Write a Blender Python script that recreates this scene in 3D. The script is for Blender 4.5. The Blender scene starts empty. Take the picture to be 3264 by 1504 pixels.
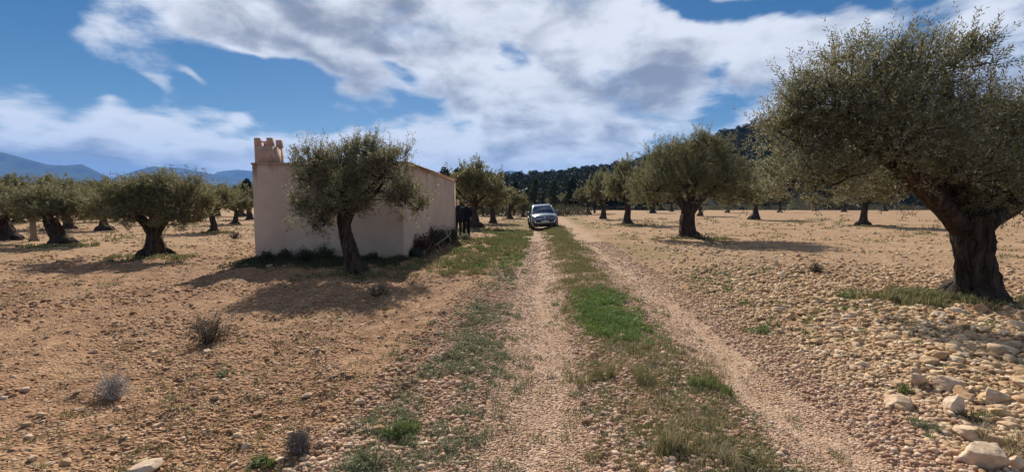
import bpy, bmesh, math, random
import numpy as np
from mathutils import Vector, Matrix

C = bpy.context.scene
COL = C.collection
PI = math.pi

# ------------------------------------------------------------------ camera
F_PX, CX, CY, EYE = 1500.0, 1632.0, 752.0, 1.60
PITCH = math.atan(102.0 / F_PX)
cam_d = bpy.data.cameras.new('camera')
cam = bpy.data.objects.new('camera', cam_d)
COL.objects.link(cam)
cam.location = (0, 0, EYE)
cam.rotation_euler = (PI / 2 - PITCH, 0, 0)
cam_d.sensor_width = 36
cam_d.lens = F_PX / 3264 * 36
cam_d.clip_start = 0.05
cam_d.clip_end = 40000
C.camera = cam

# ------------------------------------------------------------------ light
SUN_AZ = math.radians(-10)      # measured from +Y (straight ahead), negative = left
SUN_EL = math.radians(36)
SUN_STRENGTH = 5.0
SKY_STRENGTH = 0.09
sun_d = bpy.data.lights.new('sun', 'SUN')
sun_d.energy = SUN_STRENGTH
sun_d.angle = math.radians(0.6)
sun_d.color = (1.0, 0.93, 0.83)
sun = bpy.data.objects.new('sun', sun_d)
COL.objects.link(sun)
sd = Vector((math.sin(SUN_AZ) * math.cos(SUN_EL), math.cos(SUN_AZ) * math.cos(SUN_EL), math.sin(SUN_EL)))
sun.rotation_euler = (-sd).to_track_quat('-Z', 'Y').to_euler()

C.view_settings.view_transform = 'Standard'
C.view_settings.look = 'None'
C.view_settings.exposure = 0.55
C.view_settings.gamma = 1.0
C.view_settings.use_curve_mapping = False
cy = C.cycles
cy.max_bounces = 6
cy.diffuse_bounces = 3
cy.glossy_bounces = 3
cy.transmission_bounces = 3
cy.transparent_max_bounces = 8
cy.volume_bounces = 1
cy.use_denoising = True
cy.caustics_reflective = False
cy.caustics_refractive = False


def ray(u, v):
    dx, dz = (u - CX) / F_PX, -(v - CY) / F_PX
    return (dx, math.cos(PITCH) + math.sin(PITCH) * dz, -math.sin(PITCH) + math.cos(PITCH) * dz)


def G(u, v, z0=0.0):
    r = ray(u, v)
    t = (z0 - EYE) / r[2]
    return (r[0] * t, r[1] * t)


def P(u, v, Y):
    r = ray(u, v)
    t = Y / r[1]
    return np.array([r[0] * t, Y, EYE + r[2] * t])


# ------------------------------------------------------------------ world sky
world = bpy.data.worlds.new('World')
C.world = world
world.use_nodes = True
wt = world.node_tree
wt.nodes.clear()


class NB:
    """tiny node builder"""
    def __init__(s, tree):
        s.t = tree

    def n(s, kind, **kw):
        nd = s.t.nodes.new(kind)
        for k, v in kw.items():
            setattr(nd, k, v)
        return nd

    def put(s, sock, v):
        if isinstance(v, bpy.types.NodeSocket):
            s.t.links.new(v, sock)
        elif v is not None:
            if sock.type == 'RGBA' and not hasattr(v, '__len__'):
                v = (v, v, v, 1)
            if sock.type == 'RGBA' and len(v) == 3:
                v = (*v, 1)
            sock.default_value = v

    def m(s, op, a, b=None, c=None, clamp=False):
        nd = s.n('ShaderNodeMath', operation=op, use_clamp=clamp)
        s.put(nd.inputs[0], a)
        if b is not None:
            s.put(nd.inputs[1], b)
        if c is not None:
            s.put(nd.inputs[2], c)
        return nd.outputs[0]

    def mix(s, f, a, b, blend='MIX'):
        nd = s.n('ShaderNodeMix', data_type='RGBA', blend_type=blend)
        s.put(nd.inputs[0], f)
        s.put(nd.inputs[6], a)
        s.put(nd.inputs[7], b)
        return nd.outputs[2]

    def smooth(s, x, lo, hi, o0=0.0, o1=1.0):
        nd = s.n('ShaderNodeMapRange', interpolation_type='SMOOTHSTEP')
        s.put(nd.inputs[0], x)
        s.put(nd.inputs[1], lo)
        s.put(nd.inputs[2], hi)
        s.put(nd.inputs[3], o0)
        s.put(nd.inputs[4], o1)
        return nd.outputs[0]

    def noise(s, vec, scale, detail=4, rough=0.55, dist=0.0, out=0):
        nd = s.n('ShaderNodeTexNoise')
        if vec is not None:
            s.put(nd.inputs['Vector'], vec)
        nd.inputs['Scale'].default_value = scale
        nd.inputs['Detail'].default_value = detail
        nd.inputs['Roughness'].default_value = rough
        nd.inputs['Distortion'].default_value = dist
        return nd.outputs[out]

    def ramp(s, f, stops):
        nd = s.n('ShaderNodeValToRGB')
        s.put(nd.inputs[0], f)
        el = nd.color_ramp.elements
        while len(el) < len(stops):
            el.new(0.5)
        for e, (p, c) in zip(el, stops):
            e.position = p
            e.color = (*c, 1)
        return nd.outputs[0]


def build_sky():
    b = NB(wt)
    sky = b.n('ShaderNodeTexSky', sky_type='NISHITA', sun_disc=False)
    sky.sun_elevation = SUN_EL
    sky.sun_rotation = SUN_AZ
    sky.altitude = 600
    sky.air_density = 1.0
    sky.dust_density = 0.3
    sky.ozone_density = 2.2
    tc = b.n('ShaderNodeTexCoord')
    sep = b.n('ShaderNodeSeparateXYZ')
    wt.links.new(tc.outputs['Generated'], sep.inputs[0])
    x, y, z = sep.outputs
    az = b.m('ARCTAN2', x, y)
    el = b.m('ARCSINE', z)
    zz = b.m('ADD', b.m('MAXIMUM', z, 0.0), 0.16)
    comb = b.n('ShaderNodeCombineXYZ')
    b.put(comb.inputs[0], b.m('DIVIDE', x, zz))
    b.put(comb.inputs[1], b.m('DIVIDE', y, zz))
    comb.inputs[2].default_value = 1.7
    pv = comb.outputs[0]
    c2 = b.n('ShaderNodeCombineXYZ')
    b.put(c2.inputs[0], az)
    b.put(c2.inputs[1], b.m('MULTIPLY', el, 1.9))
    c2.inputs[2].default_value = 4.2
    av = c2.outputs[0]

    # wobble the layout so that the edges of the cloud fields are ragged
    nz = b.n('ShaderNodeTexNoise')
    b.put(nz.inputs['Vector'], av)
    nz.inputs['Scale'].default_value = 4.5
    nz.inputs['Detail'].default_value = 3
    sv = b.n('ShaderNodeSeparateColor')
    wt.links.new(nz.outputs['Color'], sv.inputs[0])
    azw = b.m('ADD', az, b.m('MULTIPLY', b.m('SUBTRACT', sv.outputs[0], 0.5), 0.34))
    elw = b.m('ADD', el, b.m('MULTIPLY', b.m('SUBTRACT', sv.outputs[1], 0.5), 0.20))

    def blob(u, v, rx, ry, tilt, A, E):
        d = Vector(ray(u, v)).normalized()
        a0, e0 = math.atan2(d.x, d.y), math.asin(d.z)
        d1 = Vector(ray(u + rx, v)).normalized()
        d0 = Vector(ray(u - rx, v)).normalized()
        ra = (math.atan2(d1.x, d1.y) - math.atan2(d0.x, d0.y)) / 2
        d1 = Vector(ray(u, v + ry)).normalized()
        d0 = Vector(ray(u, v - ry)).normalized()
        re = abs(math.asin(d1.z) - math.asin(d0.z)) / 2
        ct, st = math.cos(tilt), math.sin(tilt)
        da, de = b.m('SUBTRACT', A, a0), b.m('SUBTRACT', E, e0)
        p = b.m('DIVIDE', b.m('ADD', b.m('MULTIPLY', da, ct), b.m('MULTIPLY', de, st)), ra)
        q = b.m('DIVIDE', b.m('SUBTRACT', b.m('MULTIPLY', de, ct), b.m('MULTIPLY', da, st)), re)
        r2 = b.m('ADD', b.m('MULTIPLY', p, p), b.m('MULTIPLY', q, q))
        return b.m('POWER', 2.71828, b.m('MULTIPLY', r2, -1.0))

    R = math.radians
    cover = None
    #        u     v    rx   ry  tilt   weight
    spots = [(60, 110, 190, 190, 0, -0.95), (330, 290, 300, 110, R(-12), -0.95), (930, 350, 330, 115, R(-16), -0.85),
             (620, 350, 220, 60, R(-20), -0.55), (-250, 120, 300, 200, 0, -0.8),
             (1290, 330, 170, 60, R(-20), -0.40), (1440, 330, 110, 45, 0, -0.35), (1600, 130, 50, 60, 0, -0.40),
             (2560, 20, 330, 75, 0, -0.95), (2250, 10, 120, 50, 0, -0.7), (2060, 455, 210, 40, R(10), -0.55), (2330, 330, 90, 120, R(30), -0.55),
             (1500, 470, 130, 30, 0, -0.3), (1250, 215, 110, 30, R(-20), -0.35),
             (460, 295, 130, 60, R(-28), 0.95), (620, 265, 80, 40, R(-35), 0.55), (1300, 490, 420, 60, 0, 0.55), (1850, 500, 300, 40, 0, 0.5), (1560, 330, 120, 60, 0, 0.3), (760, 60, 430, 100, R(-20), 0.35),
             (1010, 200, 170, 60, R(-25), 0.45), (2280, 170, 260, 130, R(-15), 0.45), (1800, 400, 260, 60, R(-8), 0.4), (1150, 450, 420, 40, R(-6), 0.35),
             (350, 470, 520, 95, R(-4), 0.75), (3150, 160, 160, 180, 0, 0.5)]
    for (u, v, rx, ry, tl, w) in spots:
        g = b.m('MULTIPLY', blob(u, v, rx, ry, tl, azw, elw), w)
        cover = g if cover is None else b.m('ADD', cover, g)
    n1 = b.noise(pv, 0.95, 7, 0.52, 0.25)
    n2 = b.noise(av, 5.5, 8, 0.6, 0.35)
    n6 = b.noise(pv, 3.4, 8, 0.62, 0.5)
    nn = b.m('ADD', b.m('MULTIPLY', b.m('SUBTRACT', n1, 0.5), 0.75), b.m('ADD', b.m('MULTIPLY', b.m('SUBTRACT', n2, 0.5), 1.15), b.m('MULTIPLY', b.m('SUBTRACT', n6, 0.5), 0.85)))
    # the deck thins out overhead and behind
    clear = b.m('ADD', b.smooth(el, 0.52, 0.80), b.smooth(b.m('ABSOLUTE', az), 1.15, 1.7))
    cover = b.m('SUBTRACT', cover, b.m('MULTIPLY', clear, 0.20))
    Fd = b.m('ADD', b.m('ADD', cover, nn), 0.34)
    dens = b.smooth(Fd, -0.10, 0.40)
    # light and grey parts of the cloud deck
    dark = None
    for (u, v, rx, ry, tl, w) in [(1050, 70, 260, 60, R(-10), 0.75), (1300, 90, 200, 60, R(-15), 0.55), (2010, 250, 330, 75, R(-10), 0.8), (1000, 215, 150, 45, R(-25), 0.3),
                                  (1780, 330, 180, 40, 0, 0.35), (200, 500, 600, 40, 0, 0.6), (2950, 250, 260, 120, 0, 0.45), (2150, -200, 1200, 160, 0, 0.4),
                                  (2250, 110, 190, 55, R(-15), -0.6), (1560, 190, 160, 60, R(-10), -0.35), (1800, 130, 120, 60, 0, -0.4), (1250, 490, 500, 50, 0, -0.3), (380, 400, 500, 45, 0, -0.35)]:
        g = b.m('MULTIPLY', blob(u, v, rx, ry, tl, azw, elw), w)
        dark = g if dark is None else b.m('ADD', dark, g)
    n3 = b.noise(av, 4.0, 6, 0.55, 0.3)
    n4 = b.noise(pv, 1.5, 6, 0.55, 0.2)
    n5 = b.noise(av, 11.0, 6, 0.6, 0.4)
    T = b.m('ADD', dark, b.m('ADD', b.m('ADD', b.m('MULTIPLY', b.m('SUBTRACT', n3, 0.5), 1.7), b.m('MULTIPLY', b.m('SUBTRACT', n4, 0.5), 0.8)), b.m('MULTIPLY', b.m('SUBTRACT', n5, 0.5), 1.1)))
    T = b.smooth(b.m('ADD', T, b.m('MULTIPLY', Fd, 0.55)), 0.0, 0.95)
    S = 1.0 / SKY_STRENGTH
    cloud = b.mix(T, (0.60 * S, 0.62 * S, 0.66 * S), (0.185 * S, 0.20 * S, 0.245 * S))
    hsv = b.n('ShaderNodeHueSaturation')
    hsv.inputs['Saturation'].default_value = 1.45
    hsv.inputs['Value'].default_value = 0.41
    wt.links.new(sky.outputs[0], hsv.inputs['Color'])
    col = b.mix(b.m('MULTIPLY', dens, 0.96), hsv.outputs[0], cloud)
    bg = b.n('ShaderNodeBackground')
    bg.inputs['Strength'].default_value = SKY_STRENGTH
    wt.links.new(col, bg.inputs['Color'])
    out = b.n('ShaderNodeOutputWorld')
    wt.links.new(bg.outputs[0], out.inputs['Surface'])


build_sky()

# ------------------------------------------------------------------ object helpers


def tag(o, label=None, cat=None, group=None, kind=None):
    if label:
        o['label'] = label
    if cat:
        o['category'] = cat
    if group:
        o['group'] = group
    if kind:
        o['kind'] = kind
    return o


def thing(name, label, cat, loc=(0, 0, 0), rz=0.0, group=None):
    o = bpy.data.objects.new(name, None)
    o.empty_display_size = 0.2
    COL.objects.link(o)
    o.location = loc
    o.rotation_euler = (0, 0, rz)
    return tag(o, label, cat, group)


def mesh_np(name, verts, faces, mats, parent=None, smooth=False, matidx=None):
    """faces: list of int arrays (M,k)"""
    me = bpy.data.meshes.new(name)
    verts = np.asarray(verts, dtype=np.float32)
    me.vertices.add(len(verts))
    me.vertices.foreach_set('co', verts.ravel())
    faces = [np.asarray(f, dtype=np.int32) for f in faces if len(f)]
    loops = np.concatenate([f.ravel() for f in faces])
    tot = np.concatenate([np.full(len(f), f.shape[1], dtype=np.int32) for f in faces])
    start = np.concatenate([[0], np.cumsum(tot)[:-1]]).astype(np.int32)
    me.loops.add(len(loops))
    me.loops.foreach_set('vertex_index', loops)
    me.polygons.add(len(tot))
    me.polygons.foreach_set('loop_start', start)
    me.polygons.foreach_set('loop_total', tot)
    if smooth:
        me.polygons.foreach_set('use_smooth', np.ones(len(tot), dtype=bool))
    if not isinstance(mats, (list, tuple)):
        mats = [mats]
    for m in mats:
        me.materials.append(m)
    if matidx is not None:
        me.polygons.foreach_set('material_index', np.asarray(matidx, dtype=np.int32))
    me.update(calc_edges=True)
    me.validate()
    o = bpy.data.objects.new(name, me)
    COL.objects.link(o)
    if parent is not None:
        o.parent = parent
    return o


class MB:
    """collects quads/tris"""
    def __init__(s):
        s.v, s.q, s.t, s.n = [], [], [], 0

    def add(s, v, q=None, t=None):
        v = np.asarray(v, dtype=float).reshape(-1, 3)
        if q is not None and len(q):
            s.q.append(np.asarray(q, dtype=int) + s.n)
        if t is not None and len(t):
            s.t.append(np.asarray(t, dtype=int) + s.n)
        s.v.append(v)
        s.n += len(v)

    def box(s, cx, cy_, cz, sx, sy, sz, rot=None):
        a = np.array([[x, y, z] for x in (-.5, .5) for y in (-.5, .5) for z in (-.5, .5)]) * [sx, sy, sz]
        if rot is not None:
            a = a @ np.array(rot).T
        a = a + [cx, cy_, cz]
        s.add(a, [(0, 1, 3, 2), (4, 6, 7, 5), (0, 4, 5, 1), (2, 3, 7, 6), (0, 2, 6, 4), (1, 5, 7, 3)])

    def tube(s, path, rad, sides=6, cap=True, wob=None):
        path = np.asarray(path, dtype=float)
        n = len(path)
        rad = np.broadcast_to(np.asarray(rad, dtype=float), (n,))
        tan = np.gradient(path, axis=0)
        tan /= np.linalg.norm(tan, axis=1)[:, None] + 1e-9
        ref = np.array([0.0, 0, 1]) if abs(tan[0][2]) < 0.9 else np.array([1.0, 0, 0])
        a = np.linspace(0, 2 * PI, sides, endpoint=False)
        V = []
        u = np.cross(tan[0], ref)
        u /= np.linalg.norm(u)
        for i in range(n):
            u = u - tan[i] * np.dot(u, tan[i])
            u /= np.linalg.norm(u) + 1e-9
            w = np.cross(tan[i], u)
            r = rad[i] * (np.ones(sides) if wob is None else wob(i, a))
            V.append(path[i] + r[:, None] * (np.cos(a)[:, None] * u + np.sin(a)[:, None] * w))
        V = np.concatenate(V)
        i0 = np.arange(n - 1)[:, None] * sides + np.arange(sides)[None]
        i1 = np.arange(n - 1)[:, None] * sides + (np.arange(sides)[None] + 1) % sides
        q = np.stack([i0, i1, i1 + sides, i0 + sides], -1).reshape(-1, 4)
        t = []
        if cap:
            V = np.concatenate([V, path[:1], path[-1:]])
            k = n * sides
            for j in range(sides):
                t.append((k, (j + 1) % sides, j))
                t.append((k + 1, (n - 1) * sides + j, (n - 1) * sides + (j + 1) % sides))
        s.add(V, q, t)

    def arrays(s):
        f = []
        if s.q:
            f.append(np.concatenate(s.q))
        if s.t:
            f.append(np.concatenate(s.t))
        return np.concatenate(s.v), f

    def build(s, name, mat, parent=None, smooth=False):
        v, f = s.arrays()
        return mesh_np(name, v, f, mat, parent, smooth)


# ------------------------------------------------------------------ numeric noise


def _hash(ix, iy, seed):
    h = (ix.astype(np.int64) * 374761393 + iy.astype(np.int64) * 668265263 + seed * 974634777) & 0xFFFFFFFF
    h = ((h ^ (h >> 13)) * 1274126177) & 0xFFFFFFFF
    h = h ^ (h >> 16)
    return (h & 0xFFFF) / 65535.0


def vnoise(x, y, seed=0):
    x = np.asarray(x, dtype=float)
    y = np.asarray(y, dtype=float)
    ix, iy = np.floor(x), np.floor(y)
    fx, fy = x - ix, y - iy
    fx = fx * fx * (3 - 2 * fx)
    fy = fy * fy * (3 - 2 * fy)
    a, b_ = _hash(ix, iy, seed), _hash(ix + 1, iy, seed)
    c, d = _hash(ix, iy + 1, seed), _hash(ix + 1, iy + 1, seed)
    return (a * (1 - fx) + b_ * fx) * (1 - fy) + (c * (1 - fx) + d * fx) * fy


def fbm(x, y, seed=0, oct=4, gain=0.5):
    s, a, t = 0.0, 1.0, 0.0
    for i in range(oct):
        s = s + a * vnoise(x * 2 ** i + 13.7 * i, y * 2 ** i + 7.1 * i, seed + i)
        t += a
        a *= gain
    return s / t


def sstep(x, a, b):
    t = np.clip((x - a) / (b - a), 0, 1)
    return t * t * (3 - 2 * t)


def rut_x(y):
    """x of the centre of the left wheel rut"""
    return 0.061 * np.clip(y, -50, 60)


RUT2 = 1.92


def offs(x, y):
    return x - rut_x(y)


CAR_XY = (2.13, 30.0)


def H(x, y):
    x = np.asarray(x, dtype=float)
    y = np.asarray(y, dtype=float)
    s = offs(x, y)
    r = np.hypot(x, y)
    near = 1 - sstep(r, 60, 160)
    h = 0.20 * (fbm(x / 11 + 3, y / 11, 5, 2) - 0.5) * sstep(r, 2, 12) * near
    wob = 0.25 * (fbm(x * 0.8, y * 0.8, 9, 3) - 0.5)
    ontrack = sstep(s + wob, -1.0, -0.55) * (1 - sstep(s + wob, 2.5, 2.95))
    field = 1 - ontrack
    rough = 0.35 + 0.65 * (1 - sstep(r, 12, 40))
    h = h + field * near * rough * (0.11 * (fbm(x / 0.55, y / 0.75, 21, 3) - 0.5) + 0.07 * (fbm(x / 0.13, y / 0.16, 31, 2) - 0.5))
    # old plough lines in the left field
    h = h + 0.028 * np.sin((x * 0.93 + y * 0.36) * 6.5 + 4 * fbm(x / 2, y / 2, 3, 2)) * (s < -1.2) * sstep(-s, 1.2, 2.2) * (1 - sstep(r, 14, 30))
    h = h + 0.018 * (fbm(x / 0.22, y / 0.3, 41, 2) - 0.5) * ontrack
    h = h - 0.05 * np.exp(-((s - wob * .3) / 0.36) ** 2) - 0.05 * np.exp(-((s - RUT2 - wob * .3) / 0.38) ** 2)
    h = h + 0.035 * np.exp(-((s - 0.96) / 0.35) ** 2)
    h = h + 0.12 * sstep(s, 2.9, 4.2) * (1 - sstep(r, 12, 30))
    # the ground falls across the track where the car stands
    h = h + 0.055 * np.clip(x - CAR_XY[0], -1.2, 1.5) * np.exp(-((y - 30.6) / 4.5) ** 2)
    # crest: the ground drops gently behind the car
    return h


def Hs(x, y):
    return float(H(np.array([x]), np.array([y]))[0])


# ------------------------------------------------------------------ materials


def new_mat(name):
    m = bpy.data.materials.new(name)
    m.use_nodes = True
    t = m.node_tree
    t.nodes.clear()
    b = NB(t)
    out = b.n('ShaderNodeOutputMaterial')
    p = b.n('ShaderNodeBsdfPrincipled')
    t.links.new(p.outputs[0], out.inputs[0])
    return m, b, p, out


def flat(name, col, rough=0.6, metal=0.0, spec=0.5, coat=0.0, var=0.0, scale=8.0, bump=0.0):
    m, b, p, out = new_mat(name)
    p.inputs['Roughness'].default_value = rough
    p.inputs['Metallic'].default_value = metal
    p.inputs['Specular IOR Level'].default_value = spec
    p.inputs['Coat Weight'].default_value = coat
    p.inputs['Coat Roughness'].default_value = 0.05
    if var or bump:
        tc = b.n('ShaderNodeTexCoord')
        nz = b.noise(tc.outputs['Object'], scale, 6, 0.6)
        if var:
            d = tuple(max(0, c * (1 - var)) for c in col)
            l = tuple(min(1, c * (1 + var)) for c in col)
            b.put(p.inputs['Base Color'], b.mix(b.smooth(nz, 0.3, 0.7), d, l))
        else:
            b.put(p.inputs['Base Color'], col)
        if bump:
            bp = b.n('ShaderNodeBump')
            bp.inputs['Strength'].default_value = 0.5
            bp.inputs['Distance'].default_value = bump
            b.put(bp.inputs['Height'], nz)
            b.t.links.new(bp.outputs[0], p.inputs['Normal'])
    else:
        b.put(p.inputs['Base Color'], col)
    return m


def leaf_mat(name, top, under, var=0.35, trans=0.25, rough=0.42, spec=0.5, yellow=None):
    m, b, p, out = new_mat(name)
    geo = b.n('ShaderNodeNewGeometry')
    rnd = geo.outputs['Random Per Island']
    c = b.mix(geo.outputs['Backfacing'], top, under)
    k = b.m('ADD', 1 - var, b.m('MULTIPLY', rnd, 2 * var))
    cc = b.n('ShaderNodeCombineXYZ')
    for i in range(3):
        b.put(cc.inputs[i], k)
    c = b.mix(1.0, c, cc.outputs[0], 'MULTIPLY')
    if yellow:
        r2 = b.m('FRACT', b.m('MULTIPLY', rnd, 17.31))
        c = b.mix(b.smooth(r2, 0.62, 1.0), c, yellow)
    b.put(p.inputs['Base Color'], c)
    p.inputs['Roughness'].default_value = rough
    p.inputs['Specular IOR Level'].default_value = spec
    tr = b.n('ShaderNodeBsdfTranslucent')
    b.put(tr.inputs['Color'], c)
    mx = b.n('ShaderNodeMixShader')
    mx.inputs[0].default_value = trans
    b.t.links.new(p.outputs[0], mx.inputs[1])
    b.t.links.new(tr.outputs[0], mx.inputs[2])
    b.t.links.new(mx.outputs[0], out.inputs[0])
    return m


def stone_mat(name, stops, bump=0.014):
    m, b, p, out = new_mat(name)
    geo = b.n('ShaderNodeNewGeometry')
    oi = b.n('ShaderNodeObjectInfo')
    tc = b.n('ShaderNodeTexCoord')
    rnd = b.m('FRACT', b.m('ADD', geo.outputs['Random Per Island'], b.m('MULTIPLY', oi.outputs['Random'], 7.0)))
    c = b.ramp(rnd, stops)
    nz = b.noise(geo.outputs['Position'], 14, 6, 0.65)
    nf = b.noise(geo.outputs['Position'], 55, 4, 0.6)
    c = b.mix(b.smooth(nz, 0.35, 0.7), b.mix(1.0, c, (0.72, 0.64, 0.58), 'MULTIPLY'), c)
    c = b.mix(b.smooth(nf, 0.58, 0.75, 0, 0.5), c, (0.30, 0.19, 0.11))
    b.put(p.inputs['Base Color'], c)
    p.inputs['Roughness'].default_value = 0.9
    p.inputs['Specular IOR Level'].default_value = 0.2
    bp = b.n('ShaderNodeBump')
    bp.inputs['Strength'].default_value = 0.7
    bp.inputs['Distance'].default_value = bump
    b.put(bp.inputs['Height'], b.m('ADD', nz, b.m('MULTIPLY', nf, 0.4)))
    b.t.links.new(bp.outputs[0], p.inputs['Normal'])
    return m


def ground_mat(name, track=False):
    m, b, p, out = new_mat(name)
    geo = b.n('ShaderNodeNewGeometry')
    pos = geo.outputs['Position']
    at = b.n('ShaderNodeAttribute', attribute_name='zone')
    sc = b.n('ShaderNodeSeparateColor')
    b.t.links.new(at.outputs['Color'], sc.inputs[0])
    stony, green, far = sc.outputs
    n_big = b.noise(pos, 0.35, 5, 0.6)
    n_mid = b.noise(pos, 2.6, 6, 0.62)
    n_fine = b.noise(pos, 24, 5, 0.7)
    vor = b.n('ShaderNodeTexVoronoi', feature='F1')
    b.put(vor.inputs['Vector'], pos)
    vor.inputs['Scale'].default_value = 26
    vor.inputs['Randomness'].default_value = 1
    v2 = b.n('ShaderNodeTexVoronoi', feature='F1')
    b.put(v2.inputs['Vector'], pos)
    v2.inputs['Scale'].default_value = 9
    if track:
        c = b.mix(b.smooth(n_mid, 0.32, 0.68), (0.40, 0.25, 0.155), (0.55, 0.385, 0.26))
        c = b.mix(b.smooth(n_big, 0.4, 0.65, 0, 0.5), c, (0.46, 0.30, 0.21))
    else:
        c = b.mix(b.smooth(n_mid, 0.33, 0.66), (0.275, 0.148, 0.080), (0.45, 0.268, 0.152))
        c = b.mix(b.smooth(n_big, 0.38, 0.66, 0, 0.55), c, (0.44, 0.275, 0.152))
        n_pat = b.noise(pos, 0.9, 6, 0.6, 0.6)
        c = b.mix(b.smooth(n_pat, 0.52, 0.66, 0, 0.45), c, (0.25, 0.125, 0.066))
        pale = b.mix(b.smooth(n_mid, 0.33, 0.66), (0.35, 0.215, 0.122), (0.50, 0.33, 0.20))
        c = b.mix(stony, c, pale)
        farc = b.mix(b.smooth(n_big, 0.3, 0.7), (0.375, 0.235, 0.128), (0.49, 0.32, 0.185))
        c = b.mix(b.m('MULTIPLY', far, 0.85), c, farc)
        gm = b.smooth(b.m('ADD', green, b.m('MULTIPLY', b.m('SUBTRACT', n_mid, 0.5), 1.1)), 0.35, 0.8, 0, 0.75)
        c = b.mix(gm, c, b.mix(n_fine, (0.15, 0.125, 0.035), (0.30, 0.235, 0.08)))
    v3 = b.n('ShaderNodeTexVoronoi', feature='F1')
    b.put(v3.inputs['Vector'], pos)
    v3.inputs['Scale'].default_value = 48 if track else 34
    sp3 = b.n('ShaderNodeSeparateColor')
    b.t.links.new(v3.outputs['Color'], sp3.inputs[0])
    k3 = b.m('ADD', 0.62, b.m('MULTIPLY', sp3.outputs[0], 0.72))
    k3 = b.m('MULTIPLY', k3, b.smooth(v3.outputs['Distance'], 0.62, 0.30, 0.72, 1.0))
    cc3 = b.n('ShaderNodeCombineXYZ')
    for i_ in range(3):
        b.put(cc3.inputs[i_], k3)
    c = b.mix(0.9 if track else b.m('SUBTRACT', 0.75, b.m('MULTIPLY', far, 0.4)), c, b.mix(1.0, c, cc3.outputs[0], 'MULTIPLY'))
    # chips of stone in the soil
    sep = b.n('ShaderNodeSeparateColor')
    b.t.links.new(vor.outputs['Color'], sep.inputs[0])
    chip = b.m('MULTIPLY', b.smooth(sep.outputs[0], 0.62, 0.7), b.smooth(vor.outputs['Distance'], 0.42, 0.30))
    c = b.mix(b.m('MULTIPLY', chip, 0.55), c, b.mix(sep.outputs[1], (0.42, 0.28, 0.17), (0.60, 0.47, 0.33)))
    sp2 = b.n('ShaderNodeSeparateColor')
    b.t.links.new(v2.outputs['Color'], sp2.inputs[0])
    chip2 = b.m('MULTIPLY', b.smooth(sp2.outputs[0], 0.72, 0.8), b.smooth(v2.outputs['Distance'], 0.36, 0.26))
    c = b.mix(b.m('MULTIPLY', chip2, 0.4 if not track else 0.2), c, b.mix(sp2.outputs[1], (0.42, 0.28, 0.17), (0.58, 0.45, 0.31)))
    c = b.mix(b.smooth(n_fine, 0.5, 0.75, 0, 0.55), c, b.mix(1.0, c, (0.6, 0.53, 0.47), 'MULTIPLY'))
    b.put(p.inputs['Base Color'], c)
    p.inputs['Roughness'].default_value = 0.95
    p.inputs['Specular IOR Level'].default_value = 0.1
    hgt = b.m('ADD', b.m('ADD', b.m('ADD', b.m('MULTIPLY', n_fine, 0.8), b.m('MULTIPLY', b.smooth(v3.outputs['Distance'], 0.6, 0.1), 0.8)), b.m('MULTIPLY', n_mid, 1.6)),
              b.m('ADD', b.m('MULTIPLY', chip, 0.7), b.m('MULTIPLY', chip2, 1.4)))
    bp = b.n('ShaderNodeBump')
    bp.inputs['Strength'].default_value = 0.8
    bp.inputs['Distance'].default_value = 0.012 if track else 0.03
    b.put(bp.inputs['Height'], hgt)
    b.t.links.new(bp.outputs[0], p.inputs['Normal'])
    return m


def bark_mat(name, a, c2):
    m, b, p, out = new_mat(name)
    tc = b.n('ShaderNodeTexCoord')
    mp = b.n('ShaderNodeMapping')
    mp.inputs['Scale'].default_value = (1, 1, 0.22)
    b.t.links.new(tc.outputs['Object'], mp.inputs[0])
    n1 = b.noise(mp.outputs[0], 11, 8, 0.7, 0.9)
    n2 = b.noise(mp.outputs[0], 30, 5, 0.6, 0.3)
    b.put(p.inputs['Base Color'], b.mix(b.smooth(n1, 0.35, 0.68), a, c2))
    p.inputs['Roughness'].default_value = 0.95
    p.inputs['Specular IOR Level'].default_value = 0.15
    bp = b.n('ShaderNodeBump')
    bp.inputs['Strength'].default_value = 1.0
    bp.inputs['Distance'].default_value = 0.05
    b.put(bp.inputs['Height'], b.m('ADD', n1, b.m('MULTIPLY', n2, 0.35)))
    b.t.links.new(bp.outputs[0], p.inputs['Normal'])
    return m


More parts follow.
